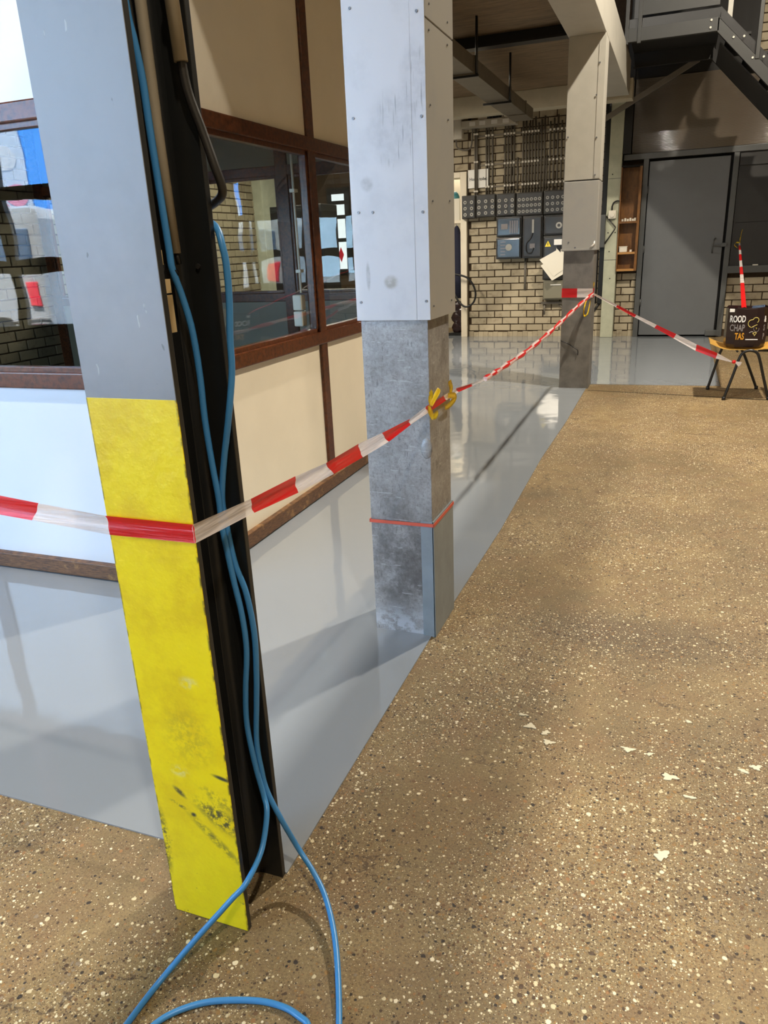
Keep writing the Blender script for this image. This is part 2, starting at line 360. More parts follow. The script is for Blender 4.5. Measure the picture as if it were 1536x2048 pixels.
def mesh(name, bm, mats):
    me = bpy.data.meshes.new(name); bmesh.ops.recalc_face_normals(bm, faces=bm.faces[:]); bm.to_mesh(me); bm.free()
    for m in (mats if isinstance(mats, (list, tuple)) else [mats]): me.materials.append(M[m] if isinstance(m, str) else m)
    return me

def link(name, me, parent=None):
    o = bpy.data.objects.new(name, me); COL.objects.link(o)
    if parent is not None: o.parent = parent
    return o

def obj(name, bm, mats, parent=None, label=None):
    o = link(name, mesh(name, bm, mats), parent)
    if label: o['label'] = label
    return o

def tag(o, label, cat, group=None, kind=None):
    o['label'] = label; o['category'] = cat
    if group: o['group'] = group
    if kind: o['kind'] = kind
    return o

def empty(name, loc, label, cat, group=None, kind='thing'):
    o = bpy.data.objects.new(name, None); COL.objects.link(o); o.empty_display_size = 0.1
    EMPTY_LOC[o.name] = Vector(loc); o.location = loc
    return tag(o, label, cat, group, kind)
EMPTY_LOC = {}

def part(name, parent, bm, mats, label=None):
    """a part built in world coordinates under a parent that may stand elsewhere"""
    o = obj(name, bm, mats, parent, label)
    p = parent
    while p is not None and p.name not in EMPTY_LOC: p = p.parent
    if p is not None and parent.name in EMPTY_LOC: o.matrix_parent_inverse = Matrix.Translation(-EMPTY_LOC[parent.name])
    return o

def B(x0, x1, y0, y1, z0, z1, bev=0.0):
    bm = bmesh.new(); bm_box(bm, x0, x1, y0, y1, z0, z1, bev); return bm
def T(P, rad, n=8):
    bm = bmesh.new(); bm_tube(bm, P, rad, n); return bm
def D(c, ax, rad, h, n=12):
    bm = bmesh.new(); bm_disc(bm, c, ax, rad, h, n); return bm
def box(name, parent, b, m, bev=0.0, label=None): return part(name, parent, B(*b, bev), m, label)
def struct(name, bm, m, parent=None, label=None):
    o = obj(name, bm, m, parent, label)
    if parent is None: o['kind'] = 'structure'
    return o

def text(name, parent, s, loc, size, m, sx=1.0, face='front', extr=0.0006, bold=0.0, align='LEFT'):
    cu = bpy.data.curves.new('t', 'FONT'); cu.body = s; cu.size = size; cu.extrude = extr; cu.offset = bold; cu.align_x = align; cu.resolution_u = 3
    o = bpy.data.objects.new('t', cu); COL.objects.link(o)
    me = bpy.data.meshes.new_from_object(o.evaluated_get(bpy.context.evaluated_depsgraph_get()))
    bpy.data.objects.remove(o)
    me.transform(Matrix.Translation(loc) @ Matrix.Rotation(math.pi / 2, 4, 'X') @ Matrix.Diagonal((sx, 1, 1, 1)))
    me.materials.clear(); me.materials.append(M[m])
    q = link(name, me, parent)
    if parent is not None and parent.name in EMPTY_LOC: q.matrix_parent_inverse = Matrix.Translation(-EMPTY_LOC[parent.name])
    return q

# ------------------------------------------------------------------ room shell
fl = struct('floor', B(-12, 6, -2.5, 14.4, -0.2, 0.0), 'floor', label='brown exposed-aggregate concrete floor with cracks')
bm = bmesh.new()   # fresh grey coating, a thin slab with a clean edge
out = [(-12, 1.205), (-0.762, 1.205), (-0.768, 2.4), (-0.755, 3.6), (-0.775, 5.0), (-0.760, 6.2), (-0.768, 7.62), (-0.75, 7.95), (0.48, 7.99), (0.5, 12.3), (-12, 12.3)]
lo = [bm.verts.new((x, y, -0.001)) for x, y in out]; hi = [bm.verts.new((x, y, 0.004)) for x, y in out]
bm.faces.new(hi); bm.faces.new(lo[::-1])
for i in range(len(out)): bm.faces.new((lo[i], lo[(i + 1) % len(out)], hi[(i + 1) % len(out)], hi[i]))
obj('floor_coating', bm, 'epoxy', fl, 'glossy wet grey floor coating with a straight edge')
bm = bmesh.new(); bm_hexa(bm, [(-0.74, 7.605, -0.002), (3, 6.95, -0.002), (3, 6.965, -0.002), (-0.74, 7.62, -0.002), (-0.74, 7.605, 0.0012), (3, 6.95, 0.0012), (3, 6.965, 0.0012), (-0.74, 7.62, 0.0012)])
obj('floor_joint', bm, 'gap', fl, 'thin dark joint in the brown floor')

def brick_wall(wall, matn, rows, z0, pitch_z, pitch_x, x_ref, areas, holes, visible, place, limit=292):
    """bricks laid in half bond inside `areas`; the ones in sight are objects, the rest one joined part"""
    full = bmesh.new(); jx, jz = 0.014, 0.0135
    bw, bh = pitch_x - jx, pitch_z - jz
    def brick_bm(bm, xa, xb, za, zb, o=(0, 0)):
        j = [R.uniform(-0.0015, 0.0015) for _ in range(8)]
        d = 0.016 + R.uniform(-0.002, 0.002)
        e = 0.004
        a = [(xa + j[0], za + j[1]), (xb + j[2], za + j[3]), (xb + j[4], zb + j[5]), (xa + j[6], zb + j[7])]
        cx, cz = (xa + xb) / 2, (za + zb) / 2
        vb = [bm.verts.new(place(x, 0.0, z)) for x, z in a]
        vf = [bm.verts.new(place(x + (e if x < cx else -e), d, z + (e if z < cz else -e))) for x, z in a]
        vm = [bm.verts.new(place(x, d - 0.004, z)) for x, z in a]
        bm.faces.new(vf)
        for A1, B1 in ((vb, vm), (vm, vf)):
            for i in range(4): bm.faces.new((A1[i], A1[(i + 1) % 4], B1[(i + 1) % 4], B1[i]))
    n = 0; rest = bmesh.new(); full.free()
    variants = {}
    for k in range(rows):
        za = z0 + k * pitch_z + jz / 2; zb = za + bh
        off = x_ref + (0.5 * pitch_x if k % 2 else 0)
        for (ax0, ax1, az0, az1) in areas:
            if zb > az1 + 0.02 or za < az0 - 0.02: continue
            i0 = math.floor((ax0 - off) / pitch_x); i1 = math.ceil((ax1 - off) / pitch_x)
            for i in range(i0, i1):
                xa = max(off + i * pitch_x + jx / 2, ax0 + 0.004); xb = min(off + (i + 1) * pitch_x - jx / 2, ax1 - 0.004)
                if xb - xa < 0.025: continue
                xc = (xa + xb) / 2; zc = (za + zb) / 2
                if n < limit and visible(xc, zc):
                    bm = bmesh.new(); brick_bm(bm, xa, xb, za, zb); obj('brick', bm, matn, wall); n += 1
                else: brick_bm(rest, xa, xb, za, zb)
    if len(rest.verts):
        o = obj('brick_courses', rest, matn, wall); o['kind'] = 'stuff'
    else: rest.free()
    return n

BY = 12.2
bm = bmesh.new()
bm_box(bm, -3.13, 6, BY, BY + 0.2, 0, 7); bm_box(bm, -12, -4.3, BY, BY + 0.2, 0, 7); bm_box(bm, -4.3, -3.13, BY, BY + 0.2, 2.47, 7)
wall_back = struct('wall_back', bm, 'mortar', label='pale brick wall with dark joints and electrical gear')
holes = []
def vis_back(x, z):
    if x < -1.12: return not (z > 1.86 and z < 2.1 and x > -3.1) and not (-2.6 < x and 1.25 < z < 1.8) and (z < 2.98)
    if x < 0.6: return True
    return z < 1.0 or x > 0.85
nb = brick_wall(wall_back, 'brick', 43, 0.091, 0.1045, 0.257, -2.956,
    [(-3.12, -1.035, 0.09, 3.4), (-0.845, -0.565, 0.09, 0.95), (-3.75, -3.12, 2.49, 3.4), (0.66, 1.75, 0.09, 0.885), (0.78, 1.75, 3.5, 4.45)], holes, vis_back, lambda x, y, z: (x, BY - y, z))
bm = bmesh.new()
xs = [-3.12 + i * 0.08 for i in range(33)]
for a in xs[:-1]:
    h = 0.085 + R.uniform(-0.012, 0.012); bm_box(bm, a, a + 0.079, BY - 0.024 - R.uniform(0, 0.006), BY, 0, h, 0.006)
obj('plinth_render', bm, 'brick', wall_back, 'rough patched render at the foot of the wall')['kind'] = 'stuff'

wall_left = struct('wall_left', B(-6.6, -6.4, 2.6, 14.4, 0, 3.3), 'mortar', label='pale brick wall seen through the office glass')
def vis_left(y, z): return 0.7 < z < 2.2 and (8.7 < y < 12.1 or 5.3 < y < 7.3 and z < 1.7)
brick_wall(wall_left, 'brick_far', 30, 0.04, 0.1045, 0.257, 4.0, [(2.7, 12.15, 0.04, 3.1)], [], vis_left, lambda x, y, z: (-6.4 + y, x, z), 285)
obj('pilaster', B(-6.4, -6.22, 11.25, 11.75, 0, 3.2, 0.005), 'concrete', wall_left, 'pale green concrete pilaster')
struct('wall_right', B(6, 6.2, -2.6, 14.4, 0, 7), 'hall')
struct('wall_outer', B(-12.2, -12, -2.6, 14.4, 0, 7), 'hall')
struct('wall_end', B(-12, 6, 14.2, 14.4, 0, 7), 'hall')
struct('roof', B(-12.2, 6.2, -2.7, 14.4, 7, 7.2), 'hall')
bm = bmesh.new()   # front wall with the gate opening
bm_box(bm, -12, -10.15, -2.7, -2.5, 0, 7); bm_box(bm, -2.85, 6, -2.7, -2.5, 0, 7); bm_box(bm, -10.15, -2.85, -2.7, -2.5, 3.95, 7)
struct('wall_front', bm, 'hall')
ceil = struct('ceiling', B(-12, -1.065, 2.55, 12.2, 3.3, 3.5), 'ceiling', label='board-marked concrete ceiling under the mezzanine')

# gate seen only as a reflection in the left office pane
gate = empty('overhead_door', (-7.7, -2.45, 0), 'glazed overhead door behind the viewer, mirrored in the left office pane', 'gate')
for i in range(7): box('upright_bar', gate, (-10.18 + i * 1.2 - 0.075 + 0.05, -10.18 + i * 1.2 + 0.075 + 0.05, -2.485, -2.425, 0, 3.95), 'black')
for z in (0.0, 0.53, 1.33, 2.14, 2.96, 3.8): box('cross_bar', gate, (-10.15, -2.85, -2.49, -2.42, z, z + (0.53 if z == 0 else 0.16)), 'black')
yard = struct('ground', B(-40, 20, -40, -2.7, -0.3, -0.05), 'asphalt')

# ------------------------------------------------------------------ vehicles outside (mirrored in the pane)
tr = empty('box_truck', (-15, -8.5, -0.05), 'blue box truck with picture panels, mirrored in the left office pane', 'truck')
box('cargo_box', tr, (-20, -11.3, -10.5, -8.2, 0.75, 4.7), 'truckblue', 0.03)
box('roof_edge', tr, (-20, -11.28, -10.5, -8.17, 4.2, 4.75), 'cyan', 0.02)
box('poster_panel', tr, (-14.9, -12.8, -8.22, -8.17, 2.2, 4.1), 'poster')
for i, (x, z) in enumerate(((-14.5, 3.6), (-13.9, 3.75), (-13.3, 3.55), (-14.4, 2.9), (-13.7, 3.0), (-13.15, 2.8), (-14.2, 2.45), (-13.5, 2.4))):
    bm = bmesh.new(); bm_disc(bm, (0, 0, 0), (0, -1, 0), 0.27, 0.04, 14)
    for v in bm.verts: v.co = Vector((x + v.co.x, -8.16 + v.co.y, z + v.co.z * 0.85))
    part('fruit_print', tr, bm, 'pink' if i > 3 else 'vanwhite')
for x in (-18.6, -12.4): part('wheel', tr, D((x, -8.3, 0.45), (0, 1, 0), 0.5, 0.35, 20), 'blackrub')
van = empty('white_van', (-11.5, -5.2, -0.05), 'white van with a red tail light, mirrored in the left office pane', 'van')
bm = bmesh.new(); bm_box(bm, -14.5, -9.55, -6.6, -4.8, 0.3, 2.3, 0.18); part('body', van, bm, 'vanwhite')
box('window', van, (-12.3, -9.75, -4.83, -4.78, 1.45, 1.98), 'vanglass', 0.02)
box('tail_light', van, (-9.95, -9.72, -4.84, -4.77, 0.75, 1.2), 'redlamp', 0.02)
for x in (-13.6, -10.6): part('wheel', van, D((x, -4.95, 0.3), (0, 1, 0), 0.33, 0.2, 20), 'blackrub')
for i in range(3): box('bumper_strip', van, (-14.5, -9.6, -4.82, -4.76, 0.42 + i * 0.06, 0.44 + i * 0.06), 'asphalt')

# ------------------------------------------------------------------ office of framed panels and glass
def office_run(wall, axis, at, inward, stations, frame_y, panel_m, zr=((0.01, 0.085), (0.895, 0.965), (1.925, 1.995), (3.2, 3.3)), mull=0.085, dep=0.07, lo_in=0.03):
    """one glazed partition: stations are mullion centres along the run"""
    def bx(a0, a1, z0, z1, d0, d1, bev=0.004):
        lo_, hi_ = sorted((at + inward * d0, at + inward * d1))
        return B(a0, a1, lo_, hi_, z0, z1, bev) if axis == 'x' else B(lo_, hi_, a0, a1, z0, z1, bev)
    s0, s1 = stations[0] - mull / 2, stations[-1] + mull / 2
    for s in stations:
        obj('mullion', bx(s - mull / 2, s + mull / 2, 0.01, 3.3, 0, dep, 0.006), 'frame', wall)
    nm = ('skirting', 'sill_rail', 'head_rail', 'top_rail')
    for (z0, z1), q in zip(zr, nm):
        obj(q, bx(s0, s1, z0, z1, -0.006 if q != 'skirting' else -0.014, dep - 0.002, 0.006), 'skirt' if q == 'skirting' else 'frame', wall)
    for a, b in zip(stations[:-1], stations[1:]):
        a, b = a + mull / 2, b - mull / 2
        obj('lower_panel', bx(a, b, zr[0][1] - 0.004, zr[1][0] + 0.004, 0.016, 0.05, 0), panel_m, wall)
        obj('upper_panel', bx(a, b, zr[2][1] - 0.004, zr[3][0] + 0.004, 0.016, 0.05, 0), panel_m, wall)
        # slim inner casement frame with the pane
        g0, g1 = zr[1][1], zr[2][0]
        obj('casement_bottom', bx(a, b, g0 - 0.002, g0 + 0.022, 0.012, 0.055, 0.003), 'frame', wall)
        obj('casement_top', bx(a, b, g1 - 0.022, g1 + 0.002, 0.012, 0.055, 0.003), 'frame', wall)
        for c0, c1 in ((a - 0.002, a + 0.022), (b - 0.022, b + 0.002)): obj('casement_side', bx(c0, c1, g0, g1, 0.012, 0.055, 0.003), 'frame', wall)
        obj('pane', bx(a + 0.018, b - 0.018, g0 + 0.018, g1 - 0.018, 0.028, 0.034, 0), 'glass', wall)
def wallroot(name, label):
    o = bpy.data.objects.new(name, None); COL.objects.link(o); o['kind'] = 'structure'; o['label'] = label; return o
of = wallroot('wall_office_front', 'glazed office wall with cream panels and varnished brown frames')
office_run(of, 'y', -1.92, -1, [2.54, 4.075, 5.60, 6.60], -1.92, 'cream')
ol = wallroot('wall_office_left', 'office wall with panels whitened for daylight and a wide mirroring window')
office_run(ol, 'x', 2.5, 1, [-6.3, -4.7, -3.08, -1.965], 2.5, 'daylight_white_panel')
ob = wallroot('wall_office_back', 'rear office partition seen through the glass, its panels greyed for shade')
office_run(ob, 'x', 6.7, -1, [-6.3, -4.46, -3.45, -1.965], 6.7, 'panelgrey', zr=((0.01, 0.1), (0.975, 1.055), (2.085, 2.17), (3.2, 3.3)), mull=0.12)  # shade put into the panel colour, grey where the front run is cream

bm = bmesh.new(); bm_tube(bm, [(-2.005, 3.985, 1.925), (-2.005, 3.985, 1.19)], 0.007, 8)
cs = tag(obj('surface_conduit', bm, 'light_plastic'), 'thin pale conduit down the inside of the office mullion', 'conduit')
for z in (1.72, 1.30): obj('clip', B(-2.02, -1.99, 3.965, 4.01, z, z + 0.018, 0.002), 'light_plastic', cs)
so = tag(obj('socket_box', B(-2.05, -1.995, 3.955, 4.015, 1.095, 1.18, 0.008), 'light_plastic'), 'pale double socket box on the office mullion below the conduit', 'socket')
obj('lower_socket', B(-2.05, -1.995, 3.955, 4.015, 1.005, 1.09, 0.008), 'light_plastic', so)
wb = tag(obj('notice_board', B(-4.62, -4.22, 6.60, 6.63, 1.14, 1.62, 0.004), 'daylight_white_panel'), 'pale board with a brown bottom edge behind the office glass', 'board')
obj('edge_strip', B(-4.62, -4.22, 6.585, 6.60, 1.11, 1.14), 'frame', wb)

# window of the annex end wall (bright panes small in the right office pane)
aw = empty('barred_window', (-5.3, 12.15, 1.1), 'small window of four self-glowing panes in the far wall, seen through the right office pane', 'window')
box('window_frame', aw, (-5.52, -5.12, 12.165, 12.2, 1.05, 2.4), 'black')
pane_light = bpy.data.materials.new('glowing_pane'); pane_light.use_nodes = True
pb = pane_light.node_tree.nodes['Principled BSDF']; pb.inputs['Base Color'].default_value = (0.8, 0.86, 0.95, 1); pb.inputs['Emission Color'].default_value = (0.8, 0.9, 1, 1); pb.inputs['Emission Strength'].default_value = 1.1  # daylight put in as emission, the panes glow by themselves
for z0, z1 in ((2.2, 2.3), (1.98, 2.14), (1.62, 1.92), (1.13, 1.56)): part('pane', aw, B(-5.43, -5.21, 12.155, 12.166, z0, z1, 0.0), pane_light)
bm = bmesh.new(); v = [bm.verts.new(q) for q in ((-5.36, 12.15, 1.36), (-5.31, 12.15, 1.24), (-5.26, 12.15, 1.36), (-5.31, 12.15, 1.48))]; bm.faces.new(v)
e = bmesh.ops.extrude_face_region(bm, geom=bm.faces[:]); bmesh.ops.translate(bm, verts=[q for q in e['geom'] if isinstance(q, bmesh.types.BMVert)], vec=(0, 0.004, 0))
part('diamond_placard', aw, bm, 'redlamp', 'dark red diamond placard')
cab = tag(obj('tall_locker', B(-5.1, -4.35, 9.4, 9.9, 0, 2.0, 0.01), 'black_panel'), 'tall dark locker behind the right office pane', 'locker')
obj('door', B(-5.07, -4.38, 9.385, 9.4, 0.05, 1.96, 0.004), 'black_panel', cab)

# ------------------------------------------------------------------ columns
def screw(parent, c, ax, rad=0.0042):
    o = part('screw', parent, D(c, ax, rad, 0.003, 10), 'screw'); return o
c1 = empty('steel_post', (-0.86, 1.12, 0), 'nearest steel post, grey above and yellow below, black inside its flanges', 'column')
box('front_flange', c1, (-0.957, -0.768, 1.035, 1.048, 0, 3.1), 'black', 0.0015)
box('grey_coat', c1, (-0.9572, -0.7685, 1.0338, 1.0356, 1.176, 3.1), 'grey', 0.0006, 'grey painted face')
box('paint_band', c1, (-0.9574, -0.768, 1.0335, 1.0356, 0.002, 1.178), 'yellow', 0.0006, 'yellow painted lower band with black scuffs')
box('web', c1, (-0.868, -0.842, 1.048, 1.191, 0, 3.1), 'black')
box('back_flange', c1, (-0.957, -0.766, 1.191, 1.205, 0, 3.1), 'black', 0.0015)
bm = bmesh.new()   # rolled fillets between web and flanges
rings = []
for z in (0, 3.1):
    rings.append([bm.verts.new((-0.842 + 0.022 * (1 - math.sin(math.radians(18 * k))), 1.191 - 0.022 * (1 - math.cos(math.radians(18 * k))), z)) for k in range(6)] + [bm.verts.new((-0.842, 1.191, z))])
for k in range(6):
    q = bm.faces.new((rings[0][k], rings[0][k + 1], rings[1][k + 1], rings[1][k])); q.smooth = True
part('fillet', c1, bm, 'black')
for c in ((-0.798, 1.191, 1.387), (-0.795, 1.191, 0.905)): part('bolt', c1, D(c, (0, -1, 0), 0.0045, 0.004, 8), 'rubber')
# boards and pipes fixed inside the post
pl = empty('tan_bracket', (-0.83, 1.1, 1.28), 'tan plywood bracket screwed inside the nearest post', 'bracket')
def slab(y0, y1, z0, z1, dy): 
    bm = bmesh.new(); bm_hexa(bm, [(-0.84, y0 + dy, z0), (-0.795, y0 + dy, z0), (-0.795, y1 + dy, z0), (-0.84, y1 + dy, z0), (-0.84, y0, z1), (-0.795, y0, z1), (-0.795, y1, z1), (-0.84, y1, z1)]); return bm
part('lower_board', pl, slab(1.0505, 1.099, 1.283, 1.3445, 0), 'tan'); part('upper_board', pl, slab(1.0505, 1.098, 1.3475, 1.370, 0), 'tan')
part('cap_board', pl, slab(1.0505, 1.086, 1.393, 1.416, 0), 'tan')
part('cable_hook', pl, T([(-0.80, 1.072 + 0.019 * math.cos(math.radians(a)), 1.394 - 0.016 * math.sin(math.radians(a))) for a in range(0, 181, 20)], 0.0035, 6), 'blackrub')
gp = tag(obj('conduit_pipe', T([(-0.826, 1.155, 3.0), (-0.826, 1.155, 2.2), (-0.824, 1.158, 1.6), (-0.820, 1.160, 1.41)], [0.011, 0.011, 0.0095, 0.0085], 12), 'pipe'), 'beige plastic conduit ending inside the nearest post beside the blue cable', 'pipe')
obj('black_core', T([(-0.820, 1.160, 1.415), (-0.817, 1.160, 1.392)], 0.005, 8), 'blackrub', gp)
ln = tag(obj('thin_cable', T(catmull([(-0.832, 1.13, 3.0), (-0.831, 1.13, 2.0), (-0.828, 1.14, 1.62), (-0.822, 1.145, 1.41), (-0.826, 1.14, 1.385)], 5), 0.004, 6), 'rubber'), 'thin dark cable between the blue cable and the beige conduit', 'cable')
g2 = tag(obj('drop_pipe', T([(-0.786, 1.17, 3.0), (-0.782, 1.172, 1.9), (-0.774, 1.174, 1.70)], 0.0115, 12), 'pipe'), 'grey brown drop pipe along the rear edge of the nearest post', 'pipe')
obj('bent_cable', T(catmull([(-0.776, 1.176, 1.72), (-0.772, 1.180, 1.66), (-0.757, 1.187, 1.60), (-0.742, 1.19, 1.545), (-0.737, 1.196, 1.517), (-0.742, 1.203, 1.502), (-0.762, 1.213, 1.492), (-0.79, 1.22, 1.482), (-0.86, 1.225, 1.45)], 6), 0.0078, 10), 'rubber', g2, 'grey cable bending out of the pipe and behind the post')
obj('pipe_clip', T([(-0.781, 1.171, 1.80), (-0.7805, 1.171, 1.788)], 0.0135, 12), 'rubber', g2)

def bluecable():
    XA = [(-0.8236, 1.117, 1.778), (-0.8208, 1.122, 1.725), (-0.8184, 1.127, 1.671), (-0.8176, 1.128, 1.599), (-0.8164, 1.131, 1.503), (-0.8152, 1.134, 1.416), (-0.8144, 1.135, 1.3836)]
    A = [(-0.8246, 1.1165, 3.0), (-0.8243, 1.1166, 2.3), (-0.8240, 1.1168, 1.95)] + XA + [(-0.812, 1.15, 1.338), (-0.807, 1.16, 1.279), (-0.806, 1.165, 1.198), (-0.807, 1.165, 1.114), (-0.803, 1.165, 1.027), (-0.798, 1.165, 0.957), (-0.797, 1.163, 0.905), (-0.792, 1.163, 0.852), (-0.785, 1.163, 0.788), (-0.775, 1.163, 0.711), (-0.774, 1.163, 0.63), (-0.788, 1.163, 0.531), (-0.795, 1.163, 0.442), (-0.786, 1.163, 0.338), (-0.774, 1.163, 0.263), (-0.758, 1.144, 0.237), (-0.752, 1.11, 0.190), (-0.750, 1.077, 0.167), (-0.752, 1.022, 0.150), (-0.774, 1.003, 0.125), (-0.796, 0.980, 0.100), (-0.825, 0.946, 0.068), (-0.855, 0.904, 0.034), (-0.873, 0.870, 0.014), (-0.881, 0.834, 0.0068), (-0.884, 0.775, 0.0065), (-0.885, 0.71, 0.0065), (-0.868, 0.69, 0.0065), (-0.85, 0.735, 0.0065), (-0.832, 0.789, 0.0065), (-0.809, 0.822, 0.0065), (-0.772, 0.853, 0.0065), (-0.728, 0.875, 0.0065), (-0.661, 0.896, 0.0065), (-0.608, 0.9, 0.0065), (-0.57, 0.892, 0.0065), (-0.548, 0.882, 0.0065), (-0.535, 0.845, 0.0065), (-0.524, 0.79, 0.0065), (-0.496, 0.757, 0.0065), (-0.468, 0.775, 0.0065), (-0.470, 0.835, 0.0065)]
    Bq = [(-0.492, 0.902, 0.0068), (-0.542, 1.009, 0.020), (-0.583, 1.08, 0.030), (-0.629, 1.139, 0.045), (-0.674, 1.175, 0.065), (-0.722, 1.198, 0.10), (-0.744, 1.176, 0.194), (-0.772, 1.176, 0.262), (-0.781, 1.177, 0.319), (-0.785, 1.177, 0.392), (-0.774, 1.177, 0.494), (-0.766, 1.177, 0.567), (-0.760, 1.177, 0.663), (-0.768, 1.177, 0.753), (-0.786, 1.177, 0.817), (-0.793, 1.177, 0.87), (-0.797, 1.178, 0.912), (-0.799, 1.178, 0.954), (-0.786, 1.178, 1.026), (-0.762, 1.178, 1.124), (-0.752, 1.188, 1.200), (-0.751, 1.193, 1.26), (-0.747, 1.198, 1.329), (-0.7455, 1.198, 1.388), (-0.750, 1.198, 1.423), (-0.762, 1.208, 1.447), (-0.785, 1.218, 1.46), (-0.84, 1.222, 1.47), (-0.86, 1.222, 1.6), (-0.86, 1.222, 3.0)]
    return catmull(A + Bq, 6)
tag(obj('blue_cable', T(bluecable(), 0.0063, 10), 'blue'), 'long blue cable hanging in two strands down the nearest post and looping on the floor', 'cable')
tag(obj('cable_tie', T([(-0.8165, 1.142, 1.381), (-0.8145, 1.135, 1.377)], 0.009, 8), 'blackrub'), 'small black tie around the blue cable at the tan bracket', 'tie')

c2 = empty('clad_column', (-0.875, 2.54, 0), 'middle column with white screwed cladding over scuffed bare metal', 'column')
box('lower_casing', c2, (-0.995, -0.757, 2.412, 2.662, 0, 1.20), 'zinc', 0.002, 'scuffed galvanized lower casing')
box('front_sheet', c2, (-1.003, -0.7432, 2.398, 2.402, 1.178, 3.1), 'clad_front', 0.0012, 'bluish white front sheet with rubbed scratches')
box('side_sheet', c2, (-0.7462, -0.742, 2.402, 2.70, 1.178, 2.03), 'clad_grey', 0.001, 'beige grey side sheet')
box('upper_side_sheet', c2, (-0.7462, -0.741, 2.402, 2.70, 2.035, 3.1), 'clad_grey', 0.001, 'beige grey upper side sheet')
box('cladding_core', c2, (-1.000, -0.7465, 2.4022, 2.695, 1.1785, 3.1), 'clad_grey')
bm = bmesh.new(); bm_tube(bm, [(-0.7895, 2.3984, 1.18), (-0.7895, 2.3984, 3.1)], 0.0011, 6); part('crease', c2, bm, 'clad_front')
for x, z in ((-0.974, 2.083), (-0.766, 2.049), (-0.98, 1.79), (-0.758, 1.776), (-0.978, 1.518), (-0.761, 1.508), (-0.985, 1.238), (-0.756, 1.238), (-0.929, 1.516)): screw(c2, (x, 2.398, z), (0, -1, 0))
for y, z in ((2.438, 2.073), (2.634, 2.069), (2.433, 2.006), (2.631, 2.006), (2.433, 1.809), (2.631, 1.793), (2.44, 1.54), (2.637, 1.548), (2.43, 1.22), (2.647, 1.223)): screw(c2, (-0.7415, y, z), (1, 0, 0), 0.003)
bm = bmesh.new()   # angle guard on the near corner
bm_box(bm, -0.800, -0.752, 2.4065, 2.412, 0, 0.468, 0.001); bm_box(bm, -0.757, -0.751, 2.4065, 2.668, 0, 0.468, 0.001)
part('corner_guard', c2, bm, 'guard', 'grey angle guard at the foot')
bm = bmesh.new(); sc = [(-0.78, 2.411, 0.735), (-0.757, 2.411, 0.75), (-0.7555, 2.43, 0.735)]
ell = bmesh.ops.create_uvsphere(bm, u_segments=16, v_segments=10, radius=1.0)
for v in bm.verts: v.co = Vector((-0.772 + v.co.x * 0.022, 2.4125 + v.co.y * 0.006, 0.74 + v.co.z * 0.038)); 
for q in bm.faces: q.smooth = True
part('dented_corner', c2, bm, 'zinc', 'dented patch of the corner')
rb = empty('red_strap', (-0.87, 2.4, 0.45), 'thin red strap around the middle column near its foot', 'strap')
bm = bmesh.new(); bm_box(bm, -0.9975, -0.7495, 2.4035, 2.4062, 0.449, 0.461); bm_box(bm, -0.7508, -0.7485, 2.4035, 2.672, 0.449, 0.461); bm_box(bm, -0.9985, -0.996, 2.4035, 2.672, 0.449, 0.461); part('strap_loop', rb, bm, 'band')

c3 = empty('far_column', (-0.9, 7.85, 0), 'far column with beige upper cladding, wrapped by the red and white tape', 'column')
box('lower_casing', c3, (-1.036, -0.750, 7.70, 7.98, 0, 1.33), 'dullzinc', 0.003, 'dull grey metal lower casing')
box('middle_sheet', c3, (-1.052, -0.732, 7.675, 8.0, 1.315, 1.925), 'clad_grey', 0.006, 'grey middle cladding with folded lower edge')
box('upper_sheet', c3, (-1.052, -0.736, 7.68, 8.0, 1.935, 3.1), 'beam', 0.004, 'beige upper cladding')
box('edge_strip', c3, (-0.790, -0.732, 7.677, 7.684, 1.94, 3.08), 'beam', 0.001)
box('lip', c3, (-1.056, -0.728, 7.670, 7.682, 1.318, 1.336), 'clad_grey', 0.002)
bm = bmesh.new(); bm_tube(bm, [(-0.79, 7.668, 1.35), (-0.765, 7.667, 1.355), (-0.752, 7.667, 1.375), (-0.749, 7.667, 1.40)], [0.002, 0.008, 0.009, 0.003], 6); part('torn_sticker', c3, bm, 'ink_w')
for x, z in ((-0.795, 2.62), (-0.778, 2.278), (-1.031, 2.3), (-0.775, 1.968), (-0.990, 1.394), (-0.752, 1.371), (-0.928, 1.345), (-0.778, 2.871)): screw(c3, (x, 7.675, z), (0, -1, 0), 0.008)
bm = bmesh.new(); bm_tube(bm, catmull([(-1.035, 7.698, 0.475), (-0.97, 7.692, 0.45), (-0.88, 7.69, 0.395), (-0.862, 7.69, 0.375), (-0.862, 7.69, 0.335)], 4), 0.0045, 6)
tag(obj('wire_hook', bm, 'blackrub'), 'thin black wire hook low on the far column', 'hook')

# ------------------------------------------------------------------ beams, ceiling gear
bmn = tag(obj('long_beam', B(-1.06, -0.735, -2.45, 10.95, 3.1, 3.48, 0.004), 'beam'), 'long beige beam over the row of columns', 'beam', kind='thing')
obj('cover_plate', B(-1.0, -0.74, 6.2, 6.6, 3.094, 3.1, 0.001), 'beam', bmn)
cb = tag(obj('cross_beam', B(-4.3, -0.70, 11.0, 11.25, 3.07, 3.298, 0.004), 'plaster'), 'pale cross beam in front of the brick wall', 'beam', kind='thing')
bb = empty('black_beam', (-2.5, 8.1, 3.2), 'black steel beam crossing under the concrete ceiling', 'beam')
box('bottom_flange', bb, (-6.2, -1.06, 8.02, 8.16, 3.19, 3.205), 'black'); box('web', bb, (-6.2, -1.06, 8.085, 8.095, 3.2, 3.299), 'black')
du = empty('cable_duct', (-1.9, 7, 2.85), 'long rectangular metal cable duct hung under the ceiling', 'duct')
